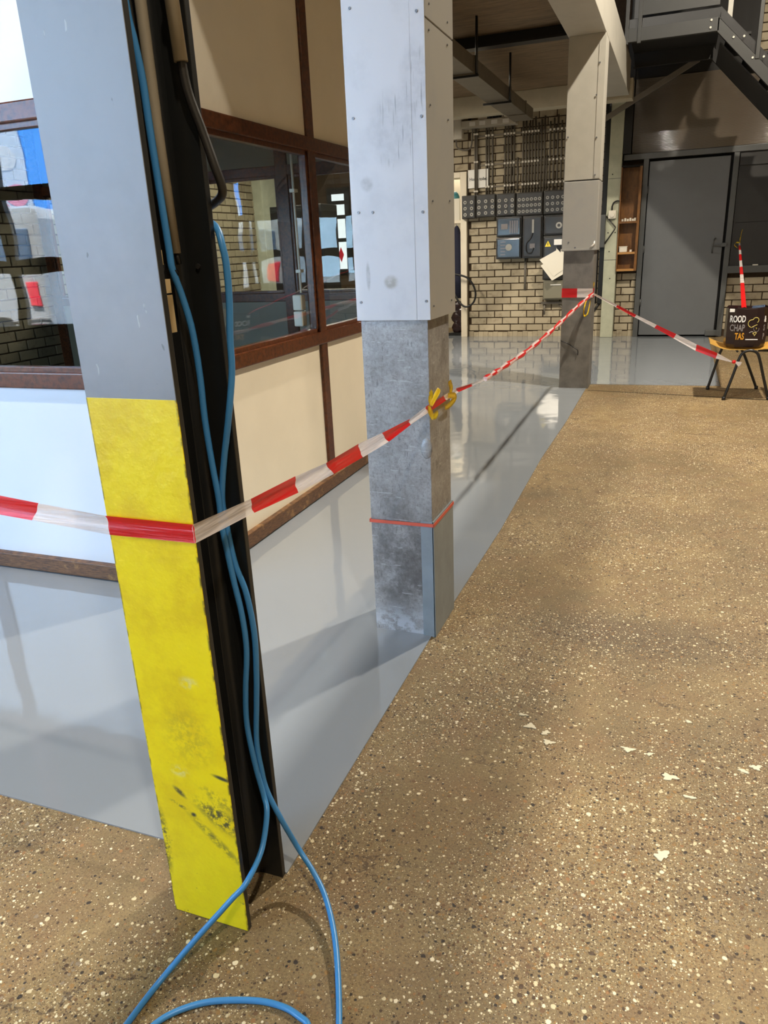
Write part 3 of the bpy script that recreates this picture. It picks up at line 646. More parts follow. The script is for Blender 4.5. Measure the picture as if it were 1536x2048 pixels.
box('duct_body', du, (-2.08, -1.84, 4.0, 10.45, 2.86, 2.99), 'duct', 0.004)
for y in (7.4, 9.0, 9.9): box('joint_strap', du, (-2.09, -1.83, y, y + 0.05, 2.85, 3.0), 'duct', 0.002)
for y in (7.42, 8.9): part('hanger_rod', du, T([(-1.82, y, 2.84), (-1.82, y, 3.3)], 0.012, 8), 'black')
for y in (7.42, 8.9): part('hanger_bracket', du, B(-2.11, -1.80, y - 0.015, y + 0.015, 2.83, 2.85, 0.002), 'black')

# ------------------------------------------------------------------ electrical gear on the brick wall
grp = 'grey conduits on the brick wall'
FY = 12.165
ORD = ('leftmost', 'second', 'third', 'fourth', 'fifth', 'sixth', 'seventh', 'eighth')
i = 0
for xs_, lab in (((-2.835, -2.795, -2.74), 'of the three grey conduits right of the toilet sign'), ((-2.548, -2.503, -2.458, -2.413), 'of the four grey conduits above the glinting fuse box'), ((-2.28, -2.235, -2.19, -2.145, -2.10, -2.055, -2.01, -1.965), 'of the eight grey conduits above the wide fuse box'), ((-1.885, -1.83, -1.775, -1.72, -1.665, -1.62), 'of the six grey conduits nearest the far column'), ((-1.2, -1.16), 'of the two conduits between far column and black channel')):
    for q, x in enumerate(xs_):
        tag(obj('conduit', T([(x, FY, 2.13), (x, FY, 3.06 + 0.04 * (i % 3))], 0.0125, 8), 'conduit'), ORD[q] + ' ' + lab, 'conduit', grp); i += 1
for i, x in enumerate((-2.94, -2.36, -1.93)):
    tag(obj('short_conduit', T([(x, FY + 0.01, 2.3 - 0.15 * (i > 0)), (x, FY + 0.01, 2.62)], 0.014, 8), 'conduit'), ('short stub conduit left of the grey conduits', 'short stub conduit among the middle grey conduits', 'short stub conduit among the right grey conduits')[i], 'conduit')
for nm_, z, w in (('upper', 2.95, 0), ('middle', 2.553, 1), ('lower', 2.245, 2)):
    ra = tag(obj('clamp_rail', B(-2.98, -1.62, FY + 0.004, FY + 0.03, z - 0.012, z + 0.012, 0.002), 'duct'), nm_ + ' of the three clamp rails holding the grey conduits', 'rail')
    for x in (-2.835, -2.795, -2.74, -2.548, -2.503, -2.458, -2.413, -2.28, -2.235, -2.19, -2.145, -2.10, -2.055, -1.885, -1.83, -1.775, -1.72, -1.665):
        obj('clip', B(x - 0.014, x + 0.014, FY - 0.024, FY + 0.006, z - 0.014, z + 0.014, 0.002), 'light_plastic', ra)
jb = tag(obj('junction_box', B(-3.372, -3.185, 12.07, 12.18, 2.93, 3.22, 0.008), 'light_plastic'), 'beige junction box at the left end of the cable tray', 'box')
obj('lid', B(-3.366, -3.191, 12.06, 12.07, 2.94, 3.21, 0.004), 'light_plastic', jb)
obj('cable_loop', T(catmull([(-3.20, 12.12, 3.22), (-3.18, 12.12, 3.34), (-3.1, 12.1, 3.37), (-3.05, 12.1, 3.28), (-3.06, 12.1, 3.12)], 5), 0.012, 6), 'rubber', jb)
obj('lower_loop', T(catmull([(-3.29, 12.12, 2.93), (-3.28, 12.12, 2.83), (-3.18, 12.11, 2.78), (-3.07, 12.12, 2.80), (-3.04, 12.12, 2.95), (-3.04, 12.12, 3.08)], 5), 0.011, 6), 'conduit', jb)
ty = tag(obj('cable_tray', B(-3.17, -2.36, 11.98, 12.18, 3.055, 3.15, 0.004), 'metalwhite'), 'bright metal cable tray carrying adapters above the conduits', 'tray')
for x in (-3.05, -2.9, -2.72, -2.55): obj('tray_label', B(x, x + 0.09, 11.975, 11.98, 3.075, 3.13), 'ink_w', ty)
tag(obj('white_adapter', B(-2.928, -2.785, 12.0, 12.1, 3.15, 3.31, 0.008), 'light_plastic'), 'square white adapter box standing on the cable tray', 'adapter')
ad = tag(obj('black_adapter', B(-2.76, -2.59, 12.0, 12.1, 3.15, 3.29, 0.01), 'blackrub'), 'tangle of black adapters on the cable tray', 'adapter')
for i in range(3): obj('coiled_lead', T(catmull([(-2.75 + i * 0.05, 11.99, 3.16), (-2.74 + i * 0.05, 11.97, 3.30), (-2.69 + i * 0.05, 11.97, 3.32), (-2.67 + i * 0.05, 11.99, 3.17)], 5), 0.009, 6), 'blackrub', ad)
tag(obj('white_charger', B(-2.575, -2.44, 12.0, 12.1, 3.15, 3.235, 0.01), 'light_plastic'), 'flat white charger at the right end of the cable tray', 'adapter')
lp = tag(obj('ceiling_socket', B(-2.19, -2.09, 11.99, 12.07, 3.2, 3.40, 0.012), 'light_plastic'), 'pale socket hanging on a cord at the duct end', 'socket')
obj('cord', T([(-2.14, 12.03, 3.40), (-2.14, 12.03, 4.2)], 0.008, 6), 'rubber', lp); obj('plug', B(-2.18, -2.11, 11.99, 12.05, 3.40, 3.47, 0.008), 'light_plastic', lp)
obj('cable', T(catmull([(-2.19, 12.03, 3.27), (-2.3, 12.03, 3.3), (-2.36, 12.03, 3.2), (-2.4, 12.05, 3.1)], 5), 0.01, 6), 'blackrub', lp)

def fusebox(b, rows, cols, label, pad=(0.05, 0.05), rad=0.026, plastic=False, skip=None):
    x0, x1, z0, z1 = b
    t = empty('fuse_box', ((x0 + x1) / 2, 12.18, z0), label, 'fuse box', 'fuse boxes in the row on the brick wall')
    box('body', t, (x0, x1, 12.04, 12.185, z0, z1), 'fusebox', 0.012)
    box('cover', t, (x0 + 0.012, x1 - 0.012, 12.02, 12.04, z0 + 0.012, z1 - 0.012), 'smoked' if plastic else 'fusebox', 0.008)
    for r_ in range(rows):
        for c_ in range(cols):
            if skip and (r_, c_) in skip: continue
            x = x0 + pad[0] + (x1 - x0 - 2 * pad[0]) * (c_ / max(cols - 1, 1)); z = z1 - 0.10 - (z1 - z0 - 0.16) * (r_ / max(rows - 1, 1))
            fz = part('fuse', t, D((x, 12.022, z), (0, -1, 0), rad, 0.012, 12), 'fusecap')
            obj('fuse_core', D((x, 12.012, z), (0, -1, 0), rad * 0.45, 0.006, 8), 'fusebox', fz)
    return t
fusebox((-3.19, -2.968, 1.80, 2.135), 3, 2, 'narrow dark fuse box with two columns of fuses, at the left end of the row', (0.06, 0.05))
fusebox((-2.962, -2.655, 1.81, 2.135), 3, 3, 'fuse box with three columns of fuses, second in the row')
fusebox((-2.648, -2.352, 1.81, 2.13), 3, 3, 'fuse box with a clear glinting cover, third in the row')
fusebox((-2.345, -1.945, 1.80, 2.125), 3, 6, 'wide fuse box with six columns of fuses, fourth in the row', (0.05, 0.05), 0.024)
fusebox((-1.938, -1.52, 1.80, 2.13), 3, 5, 'fuse box at the right end of the row, half hidden by the far column', (0.06, 0.05), 0.024)
def cabinet(b, label, m='smoked', mats='fusebox', name='switch_cabinet', dep=12.06):
    x0, x1, z0, z1 = b
    t = empty(name, ((x0 + x1) / 2, 12.18, z0), label, 'cabinet')
    box('body', t, (x0, x1, dep, 12.185, z0, z1), mats, 0.012)
    box('cover', t, (x0 + 0.018, x1 - 0.018, dep - 0.03, dep, z0 + 0.018, z1 - 0.018), m, 0.014)
    return t
t = cabinet((-2.65, -2.258, 1.512, 1.80), 'upper of two switch cabinets with bluish clear covers'); 
for i in range(4): box('louvre', t, (-2.44 + i * 0.035, -2.42 + i * 0.035, 12.024, 12.03, 1.56, 1.74), 'ink_g')
box('meter_plate', t, (-2.57, -2.47, 12.024, 12.03, 1.62, 1.70), 'ink_g')
t = cabinet((-2.655, -2.26, 1.19, 1.505), 'lower of two switch cabinets with bluish clear covers'); part('dial', t, D((-2.45, 12.03, 1.36), (0, -1, 0), 0.05, 0.01, 16), 'fusecap')
for i in range(5): box('louvre', t, (-2.58, -2.5, 12.024, 12.03, 1.25 + i * 0.045, 1.265 + i * 0.045), 'ink_g')
t = cabinet((-2.248, -1.94, 1.19, 1.795), 'tall meter cabinet with a looped lead inside its grey cover', 'fusebox')
box('terminal_strip', t, (-2.10, -2.07, 12.022, 12.03, 1.55, 1.74), 'fusecap'); box('terminal_block', t, (-2.13, -2.05, 12.022, 12.03, 1.33, 1.40), 'ink_g')
part('looped_lead', t, T(catmull([(-2.085, 12.02, 1.55), (-2.12, 12.02, 1.47), (-2.18, 12.02, 1.40), (-2.17, 12.02, 1.28), (-2.10, 12.02, 1.27), (-2.07, 12.02, 1.34)], 6), 0.009, 6), 'rubber')
t = cabinet((-1.932, -1.60, 1.505, 1.79), 'dark cabinet with a round dial beside the far column', 'fusebox'); part('dial', t, D((-1.70, 12.03, 1.64), (0, -1, 0), 0.045, 0.015, 16), 'fusecap'); part('dial_core', t, D((-1.70, 12.015, 1.64), (0, -1, 0), 0.022, 0.01, 12), 'fusebox')
t = cabinet((-1.932, -1.60, 0.865, 1.498), 'dark cabinet with a yellow warning triangle above the papers', 'fusebox')
bm = bmesh.new(); vs = [bm.verts.new(q) for q in ((-1.90, 12.024, 1.345), (-1.81, 12.024, 1.345), (-1.855, 12.024, 1.43), (-1.90, 12.032, 1.345), (-1.81, 12.032, 1.345), (-1.855, 12.032, 1.43))]
for q in ((0, 1, 2), (5, 4, 3), (0, 3, 4, 1), (1, 4, 5, 2), (2, 5, 3, 0)): bm.faces.new([vs[i] for i in q])
wt = part('warning_triangle', t, bm, 'string', 'yellow warning triangle')
part('bolt_symbol', t, B(-1.860, -1.850, 12.021, 12.024, 1.362, 1.402), 'ink_k')
box('white_label', t, (-1.765, -1.65, 12.024, 12.03, 1.365, 1.445), 'ink_w'); box('breaker', t, (-1.72, -1.66, 12.0, 12.03, 1.24, 1.36), 'blackrub', 0.005)
t = cabinet((-1.915, -1.58, 0.57, 0.858), 'olive grey steel box below the papers', 'panelgrey', 'panelgrey', 'steel_box'); box('name_strip', t, (-1.80, -1.64, 12.022, 12.03, 0.785, 0.80), 'ink_w')
pp = empty('paper_sheets', (-1.75, 11.95, 0.86), 'white paper sheets hanging crooked on the dark cabinet', 'paper')
def sheet(pts, dy):
    bm = bmesh.new(); a = [bm.verts.new(p) for p in pts]; b_ = [bm.verts.new((x, y + 0.002, z)) for x, y, z in pts]
    bm.faces.new(a); bm.faces.new(b_[::-1])
    for i in range(len(pts)): bm.faces.new((a[i], a[(i + 1) % len(pts)], b_[(i + 1) % len(pts)], b_[i]))
    return bm
def py(x, z, d): return 11.93 + 0.32 * (x + 1.72) + 0.249 * (z - 1.1) + d
for nm_, P_, d in (('top_sheet', [(-1.95, 1.165), (-1.70, 1.30), (-1.50, 1.08), (-1.735, 0.92)], 0.0), ('lower_sheet', [(-1.93, 1.08), (-1.68, 1.24), (-1.47, 1.02), (-1.755, 0.86)], 0.008), ('upper_sheet', [(-1.72, 1.33), (-1.60, 1.28), (-1.62, 1.1), (-1.74, 1.15)], 0.016)):
    part(nm_, pp, sheet([(x, py(x, z, d), z) for x, z in P_], 0), 'paper')
tag(obj('hanging_conduit', T([(-2.215, FY + 0.01, 0.72), (-2.215, FY + 0.01, 1.2)], 0.018, 8), 'conduit'), 'short conduit hanging below the meter cabinet', 'conduit')
fr_ = tag(obj('lower_bracket', B(-1.95, -1.5, 12.12, 12.17, 0.50, 0.535, 0.003), 'conduit'), 'grey pipe bracket under the olive grey box', 'bracket')
obj('stub', T([(-1.9, 12.15, 0.34), (-1.9, 12.15, 0.5)], 0.014, 8), 'conduit', fr_); obj('brace', T([(-1.7, 12.15, 0.52), (-1.55, 12.15, 0.36)], 0.012, 6), 'conduit', fr_)
sg = tag(obj('toilet_sign', B(-3.12, -2.805, 12.155, 12.165, 2.24, 2.50, 0.002), 'ink_w'), 'white toilet sign left of the conduits, crossed by a pipe', 'sign')
text('lettering', sg, 'Heren toilet', (-3.095, 12.154, 2.345), 0.062, 'ink_k', 0.88, bold=0.0012)
for x in (-3.0, -2.972): 
    o = tag(obj('sign_pipe', T([(x, 12.135, 2.12), (x, 12.135, 3.08)], 0.0135, 8), 'conduit'), 'left of the twin pipes in front of the toilet sign' if x < -2.99 else 'right of the twin pipes in front of the toilet sign', 'pipe')
    for z in (2.19, 2.6, 2.98): obj('clip', B(x - 0.02, x + 0.02, 12.115, 12.16, z - 0.012, z + 0.012, 0.002), 'light_plastic', o)

# ------------------------------------------------------------------ doorway on the left of the brick wall
d1 = wallroot('door_1', 'open doorway with a cream frame beside the brick wall')
obj('right_jamb', B(-3.235, -3.135, 12.12, 12.42, 0.004, 2.48, 0.004), 'cream', d1); obj('left_jamb', B(-4.3, -4.2, 12.12, 12.42, 0.004, 2.48, 0.004), 'cream', d1); obj('head', B(-4.2, -3.235, 12.12, 12.42, 2.40, 2.48, 0.004), 'cream', d1)
wm = struct('wall_washroom', B(-6, -2.6, 13.6, 13.8, 0, 3), 'plaster')
struct('wall_washroom_side', B(-2.75, -2.6, 12.4, 13.6, 0, 3), 'plaster')
sh = tag(obj('wall_shelf', B(-3.9, -3.24, 12.45, 12.75, 1.755, 1.80, 0.003), 'cream'), 'cream shelf inside the doorway', 'shelf')
obj('bracket', B(-3.30, -3.26, 12.47, 12.75, 1.60, 1.755, 0.003), 'cream', sh)
bm = B(-0.085, 0.085, -0.09, 0.09, 1.80, 2.13, 0.008)
for v in bm.verts: v.co = Matrix.Translation((-3.445, 12.57, 0)) @ Matrix.Rotation(math.radians(10.8), 4, 'Z') @ v.co
wx = tag(obj('storage_box', bm, 'gloss'), 'white box with a teal lid on the shelf in the doorway', 'box')
bm = bmesh.new(); bmesh.ops.create_uvsphere(bm, u_segments=16, v_segments=8, radius=1)
for v in bm.verts: v.co = Vector((-3.445 + v.co.x * 0.08, 12.57 + v.co.y * 0.085, 2.13 + max(v.co.z, 0) * 0.11))
obj('lid', bm, 'teal', wx)
ct = empty('hanging_coat', (-3.38, 12.5, 0.55), 'dark navy coat hanging in the doorway under the shelf', 'coat')
bm = bmesh.new(); prof = [(1.72, 0.02, 0.02), (1.66, 0.05, 0.05), (1.5, 0.085, 0.07), (1.38, 0.12, 0.09), (1.2, 0.135, 0.10), (0.9, 0.15, 0.11), (0.6, 0.145, 0.11)]
rings = []
for z, rx, ry in prof: rings.append([bm.verts.new((-3.39 + rx * math.cos(a) * (1 + 0.12 * math.sin(5 * a + z * 3)), 12.47 + ry * math.sin(a) * (1 + 0.2 * math.sin(4 * a)), z)) for a in [2 * math.pi * k / 20 for k in range(20)]])
for i in range(len(rings) - 1):
    for k in range(20): q = bm.faces.new((rings[i][k], rings[i][(k + 1) % 20], rings[i + 1][(k + 1) % 20], rings[i + 1][k])); q.smooth = True
bm.faces.new(rings[0]); bm.faces.new(rings[-1][::-1]); part('coat_body', ct, bm, 'navy')
part('hook', ct, T([(-3.39, 12.47, 1.72), (-3.39, 12.47, 1.756)], 0.008, 6), 'chrome')
for i, (x, m_, lab) in enumerate(((-3.30, 'ply', 'yellow handled brush hanging beside the navy coat'), (-3.265, 'panelgrey', 'grey brush hanging nearest the cream door frame'))):
    br = tag(obj('hanging_brush', T([(x, 12.56, 1.25), (x, 12.56, 1.66)], 0.011, 8), m_), lab, 'brush'); obj('bristles', B(x - 0.02, x + 0.02, 12.54, 12.58, 1.16, 1.25, 0.006), 'light_plastic', br)
tag(obj('black_hose', T(catmull([(-4.19, 12.2, 1.05), (-3.5, 12.12, 1.02), (-3.36, 12.03, 1.0), (-3.232, 12.0, 0.979), (-3.094, 12.0, 0.93), (-2.995, 12.0, 0.806), (-2.965, 12.0, 0.669), (-3.006, 12.0, 0.547), (-3.121, 12.0, 0.49), (-3.236, 12.02, 0.56), (-3.334, 12.05, 0.70), (-3.5, 12.15, 0.85), (-4.19, 12.2, 0.9)], 7), 0.0155, 10), 'blackrub'), 'black rubber hose looping out of the doorway', 'hose')
bs = empty('dark_bundle', (-3.35, 12.35, 0.004), 'dark glossy bag bundle on the floor in the doorway', 'bag')
for i in range(5):
    bm = bmesh.new(); bmesh.ops.create_icosphere(bm, subdivisions=2, radius=1)
    for v in bm.verts: v.co = Vector((-3.37 + (i % 2) * 0.06 + v.co.x * (0.10 + R.uniform(-.01, .02)), 12.40 + v.co.y * 0.07, 0.13 + i * 0.08 + v.co.z * (0.09 + 0.03 * R.random())))
    part('fold', bs, bm, 'bag')
box('base_board', bs, (-3.5, -3.245, 12.3, 12.5, 0.004, 0.05), 'black')

# ------------------------------------------------------------------ pillar, switch, cabinet, steel door
pi_ = tag(obj('concrete_pillar', B(-1.03, -0.85, 12.02, 12.2, 0.004, 3.5, 0.008), 'concrete'), 'pale green grey concrete pillar left of the brown cabinet', 'pillar', kind='thing')
for z in (2.22, 1.12): obj('joint', B(-1.031, -0.849, 12.018, 12.02, z, z + 0.006), 'steel', pi_)
for x, z in ((-0.97, 2.28), (-0.96, 1.24), (-0.93, 0.86), (-0.99, 1.5), (-0.89, 1.5)): obj('anchor_hole', D((x, 12.021, z), (0, -1, 0), 0.009, 0.003, 8), 'gap', pi_)
ch = tag(obj('cable_channel', B(-1.10, -1.035, 12.06, 12.18, 0.5, 3.3, 0.004), 'black'), 'tall black cable channel against the concrete pillar', 'channel')
obj('side_pipe', T([(-1.135, 12.12, 0.5), (-1.135, 12.12, 3.3)], 0.018, 8), 'rubber', ch)
obj('elbow', T([(-1.06, 12.1, 0.52), (-1.15, 12.1, 0.38)], 0.02, 8), 'rubber', ch)
hb = tag(obj('grey_housing', B(-1.13, -1.03, 11.98, 12.06, 1.30, 1.75, 0.01), 'steel'), 'dark grey housing on the black cable channel', 'housing')
tb = tag(obj('wire_triangle', T([(-1.03, 12.0, 1.73), (-0.885, 11.99, 1.568), (-0.90, 11.99, 1.54), (-1.03, 12.0, 1.35)], 0.009, 6), 'rubber'), 'triangular wire bracket beside the light switch', 'bracket')
sw = tag(obj('light_switch', B(-0.995, -0.89, 11.97, 12.02, 1.69, 1.80, 0.006), 'light_plastic'), 'square beige switch with a round knob on the concrete pillar', 'switch')
obj('knob', D((-0.94, 11.97, 1.742), (0, -1, 0), 0.032, 0.02, 14), 'light_plastic', sw)
obj('lead', T(catmull([(-0.95, 12.0, 1.80), (-0.945, 11.99, 1.87), (-0.92, 11.99, 1.91), (-0.87, 11.99, 1.925), (-0.83, 12.0, 1.91)], 5), 0.011, 6), 'blackrub', sw)
kb = empty('brown_cabinet', (-0.71, 12.19, 0.95), 'open brown plywood cabinet between the concrete pillar and the steel door', 'cabinet')
box('back_board', kb, (-0.85, -0.565, 12.15, 12.18, 0.96, 2.36), 'oak'); box('left_side', kb, (-0.85, -0.835, 11.98, 12.15, 0.96, 2.36), 'oak'); box('right_side', kb, (-0.60, -0.565, 11.98, 12.15, 0.96, 2.36), 'oak')
for z, m_ in ((0.96, 'shelf'), (1.195, 'shelf'), (1.615, 'oak')): box('shelf', kb, (-0.835, -0.60, 11.98, 12.15, z, z + 0.03), m_, 0.002)
box('top_board', kb, (-0.85, -0.565, 11.98, 12.15, 2.36, 2.38), 'gap')
for i, x in enumerate((-0.80, -0.76, -0.725, -0.69, -0.655, -0.625)):
    o = tag(obj('white_pot', D((x, 12.03, 1.645), (0, 0, 1), 0.015, 0.03 + 0.012 * (i % 2), 10), 'light_plastic'), ('leftmost', 'second', 'third', 'fourth', 'fifth', 'rightmost')[i] + ' of the six small white pots on the middle shelf of the brown cabinet', 'pot', 'white pots on the cabinet shelf')
wt_ = tag(obj('white_tub', B(-0.82, -0.71, 12.0, 12.1, 1.225, 1.30, 0.008), 'light_plastic'), 'small white tub on the lower shelf of the brown cabinet', 'tub')
obj('rim', B(-0.825, -0.705, 11.995, 12.105, 1.295, 1.305, 0.003), 'light_plastic', wt_)
tag(obj('white_stopper', D((-0.66, 12.03, 1.225), (0, 0, 1), 0.018, 0.03, 10), 'light_plastic'), 'small white stopper beside the tub in the brown cabinet', 'stopper')

d2 = wallroot('door_2', 'large dark grey steel door with frame')
obj('backing', B(-0.56, 0.68, 12.165, 12.2, 0.0, 2.45), 'gap', d2)
obj('left_post', B(-0.56, -0.49, 12.08, 12.2, 0.004, 2.45, 0.004), 'steel', d2); obj('right_post', B(0.60, 0.67, 12.08, 12.2, 0.004, 2.45, 0.004), 'steel', d2)
obj('head_rail', B(-0.83, 1.85, 12.07, 12.2, 2.45, 2.525, 0.004), 'steel', d2)
lf = obj('leaf', B(-0.478, 0.565, 12.10, 12.15, 0.03, 2.415, 0.005), 'door', d2)
for z in (0.45, 1.2, 2.0): obj('hinge', T([(-0.482, 12.095, z), (-0.482, 12.095, z + 0.1)], 0.012, 8), 'steel', lf)
obj('pull_handle', T(catmull([(0.468, 12.09, 1.36), (0.445, 12.03, 1.33), (0.435, 12.03, 1.22), (0.44, 12.09, 1.17)], 5), 0.010, 8), 'steel', lf)
obj('bolt', B(0.46, 0.63, 12.06, 12.08, 1.255, 1.275, 0.003), 'steel', lf); obj('bolt_block', B(0.55, 0.62, 12.05, 12.09, 1.245, 1.295, 0.004), 'steel', lf)
obj('kick_bracket', B(0.45, 0.63, 12.05, 12.10, 0.02, 0.10, 0.004), 'steel', lf)
w3 = wallroot('window_3', 'black panelled window right of the steel door')
obj('black_pane', B(0.68, 1.85, 12.12, 12.17, 0.98, 2.45), 'black_panel', w3); obj('sill', B(0.66, 1.85, 12.06, 12.2, 0.885, 0.98, 0.004), 'steel', w3); obj('top_band', B(0.68, 1.85, 12.10, 12.2, 2.28, 2.45, 0.003), 'black_panel', w3)
obj('mid_joint', B(0.70, 1.85, 12.115, 12.121, 1.55, 1.556), 'gap', w3)
tag(obj('pale_scrap', B(0.98, 1.05, 12.08, 12.12, 0.98, 0.995, 0.002), 'paper'), 'tiny pale scrap on the window sill', 'scrap')

# ribbed translucent sheet above the door
bm = bmesh.new(); n = 62; z0, z1 = 2.53, 3.46; cols = [-0.73 + 0.129 * i for i in range(21)]; prev = None
for i in range(n * 4 + 1):
    z = z0 + (z1 - z0) * i / (4 * n); y = 12.095 + 0.0016 * math.sin(math.pi * i / 2)
    row = [bm.verts.new((x, y - 0.034 * x + 0.006 * math.sin(2.3 * x + 2.2 * z), z)) for x in cols]
    if prev:
        for a in range(len(cols) - 1): q = bm.faces.new((prev[a], prev[a + 1], row[a + 1], row[a])); q.smooth = True
    prev = row
ps = tag(obj('ribbed_sheet', bm, 'sheet'), 'brownish ribbed plastic sheet above the steel door', 'sheet')
obj('backing_board', B(-0.73, 1.85, 12.14, 12.19, 2.53, 3.46), 'dark_wall', ps)
dk = tag(obj('landing_shade_panel', B(-0.84, 0.74, 12.12, 12.19, 3.46, 5.2, 0.004), 'dark_wall'), 'black panel standing in for the shade below the stair landing', 'panel')  # black plate added where the landing shades the wall
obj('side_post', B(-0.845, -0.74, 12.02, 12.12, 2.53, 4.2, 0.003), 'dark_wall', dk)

# ------------------------------------------------------------------ steel stair
st = empty('steel_stair', (0.2, 10.4, 2.4), 'dark grey steel stair and landing above the door', 'stair')
box('landing_channel', st, (-0.725, 0.215, 9.96, 10.02, 3.47, 3.60), 'stairsteel', 0.003); box('channel_top', st, (-0.725, 0.225, 10.0, 10.06, 3.60, 3.70), 'black', 0.003)
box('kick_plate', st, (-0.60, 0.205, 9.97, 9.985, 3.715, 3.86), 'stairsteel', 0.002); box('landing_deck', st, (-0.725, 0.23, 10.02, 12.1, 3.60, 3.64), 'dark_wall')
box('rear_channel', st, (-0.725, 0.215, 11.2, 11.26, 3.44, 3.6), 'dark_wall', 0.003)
def stringer(y0, y1, m, dz=0.0):
    bm = bmesh.new(); a = (0.20, 3.60 - dz); w = 0.135; ex = 1.5; s = 1.03
    bm_hexa(bm, [(a[0], y0, a[1] - w), (a[0] + ex, y0, a[1] - w - ex * s), (a[0] + ex, y1, a[1] - w - ex * s), (a[0], y1, a[1] - w), (a[0], y0, a[1]), (a[0] + ex, y0, a[1] - ex * s + 0.04), (a[0] + ex, y1, a[1] - ex * s + 0.04), (a[0], y1, a[1])]); return bm
part('stringer', st, stringer(9.96, 10.02, 'stairsteel'), 'stairsteel', 'sloping grey stringer'); part('rear_stringer', st, stringer(11.1, 11.16, 'dark_wall', 0.06), 'dark_wall')
bm = bmesh.new(); bm_hexa(bm, [(0.215, 10.0, 3.60), (1.7, 10.0, 2.1), (1.7, 10.06, 2.1), (0.215, 10.06, 3.60), (0.225, 10.0, 3.70), (1.7, 10.0, 2.22), (1.7, 10.06, 2.22), (0.225, 10.06, 3.70)]); part('stringer_lip', st, bm, 'black')
for i in range(5): box('tread', st, (0.30 + i * 0.2, 0.54 + i * 0.2, 10.02, 11.1, 3.415 - i * 0.204, 3.44 - i * 0.204), 'dark_wall')
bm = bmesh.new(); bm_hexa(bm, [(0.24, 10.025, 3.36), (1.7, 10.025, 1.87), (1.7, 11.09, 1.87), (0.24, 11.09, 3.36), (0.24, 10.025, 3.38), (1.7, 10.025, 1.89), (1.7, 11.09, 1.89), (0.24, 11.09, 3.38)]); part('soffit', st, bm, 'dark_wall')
for x, z in ((0.133, 3.578), (0.13, 3.509), (0.368, 3.391), (0.471, 3.388), (0.576, 3.175), (0.683, 3.173)): part('bolt', st, D((x, 9.962, z), (0, -1, 0), 0.011, 0.012, 8), 'light_plastic')
for x, m_ in ((-0.735, 'stairsteel'), (-0.60, 'stairsteel'), (0.62, 'stairsteel')): part('railing_post', st, B(x - 0.02, x + 0.02, 9.95, 9.99, (3.45 if x < 0.3 else 3.16), 5.0, 0.003), m_)
for x, z in ((-0.44, 3.74), (0.315, 3.58)): part('pale_post', st, B(x - 0.025, x + 0.025, 10.08, 10.12, z, 5.0, 0.002), 'beam', 'pale upright post')
bm = bmesh.new(); bm_hexa(bm, [(-1.06, 11.27, 2.86), (0.06, 11.27, 3.44), (0.06, 11.31, 3.44), (-1.06, 11.31, 2.86), (-1.06, 11.27, 2.93), (0.06, 11.27, 3.51), (0.06, 11.31, 3.51), (-1.06, 11.31, 2.93)])
tag(obj('diagonal_brace', bm, 'conduit'), 'diagonal angle iron under the stair landing', 'brace')
tag(obj('blue_tarp', B(-0.40, 0.29, 10.3, 10.33, 3.84, 5.0, 0.004), mat('dark_blue_sheet', (16, 22, 62), 0.6)), 'dark blue sheet behind the stair railing at the top edge', 'sheet')
tag(obj('dark_bollard', B(-0.72, -0.62, 10.4, 10.5, 3.645, 4.6, 0.01), 'black'), 'dark upright cabinet behind the landing railing', 'cabinet')

# ------------------------------------------------------------------ chair and bag
cr = empty('stacking_chair', (0.6, 7.55, 0), 'stacking chair with black tube legs and a birch seat, carrying the brown bag', 'chair')
bm = bmesh.new(); nx, ny = 10, 6; top = []
zs = lambda x: 0.452 + 0.05 * max(0, (0.46 - x) / 0.13) ** 1.2 * (1 if x < 0.46 else 0) + 0.02 * max(0, (x - 0.72) / 0.15)
for i in range(nx + 1):
    x = 0.325 + 0.53 * i / nx; half = 0.245 - 0.03 * abs(i / nx - 0.5); row = []
    for j in range(ny + 1):
        y = 7.55 + half * (2 * j / ny - 1); row.append(bm.verts.new((x, y, zs(x) - 0.012 * abs(2 * j / ny - 1) ** 3)))
    top.append(row)
for i in range(nx):
    for j in range(ny): q = bm.faces.new((top[i][j], top[i + 1][j], top[i + 1][j + 1], top[i][j + 1])); q.smooth = True
bmesh.ops.solidify(bm, geom=bm.faces[:], thickness=0.012)
part('seat', cr, bm, 'ply', 'birch plywood seat')
def legframe(P): return T(catmull(P, 6), 0.0125, 10)
part('leg_frame', cr, legframe([(0.481, 7.279, 0.012), (0.535, 7.285, 0.22), (0.572, 7.29, 0.37), (0.60, 7.29, 0.42), (0.65, 7.29, 0.438), (0.705, 7.29, 0.42), (0.735, 7.29, 0.36), (0.785, 7.31, 0.2), (0.845, 7.33, 0.012)]), 'chairblack')
part('leg_frame', cr, legframe([(0.363, 7.788, 0.012), (0.41, 7.785, 0.22), (0.445, 7.78, 0.37), (0.475, 7.78, 0.42), (0.53, 7.78, 0.43), (0.585, 7.78, 0.42), (0.635, 7.79, 0.36), (0.71, 7.83, 0.2), (0.792, 7.867, 0.012)]), 'chairblack')
for x, y in ((0.481, 7.279), (0.845, 7.33), (0.363, 7.788), (0.792, 7.867)): part('foot_cap', cr, T([(x, y, 0.0), (x, y, 0.03)], 0.017, 10), 'blackrub')
for x in (0.55, 0.68): part('cross_tube', cr, T([(x, 7.29, 0.43), (x, 7.78, 0.43)], 0.010, 8), 'chairblack')
for y in (7.36, 7.74): part('back_post', cr, T(catmull([(0.72, y, 0.43), (0.84, y, 0.44), (0.90, y, 0.55), (0.94, y, 0.85)], 5), 0.011, 8), 'chairblack')
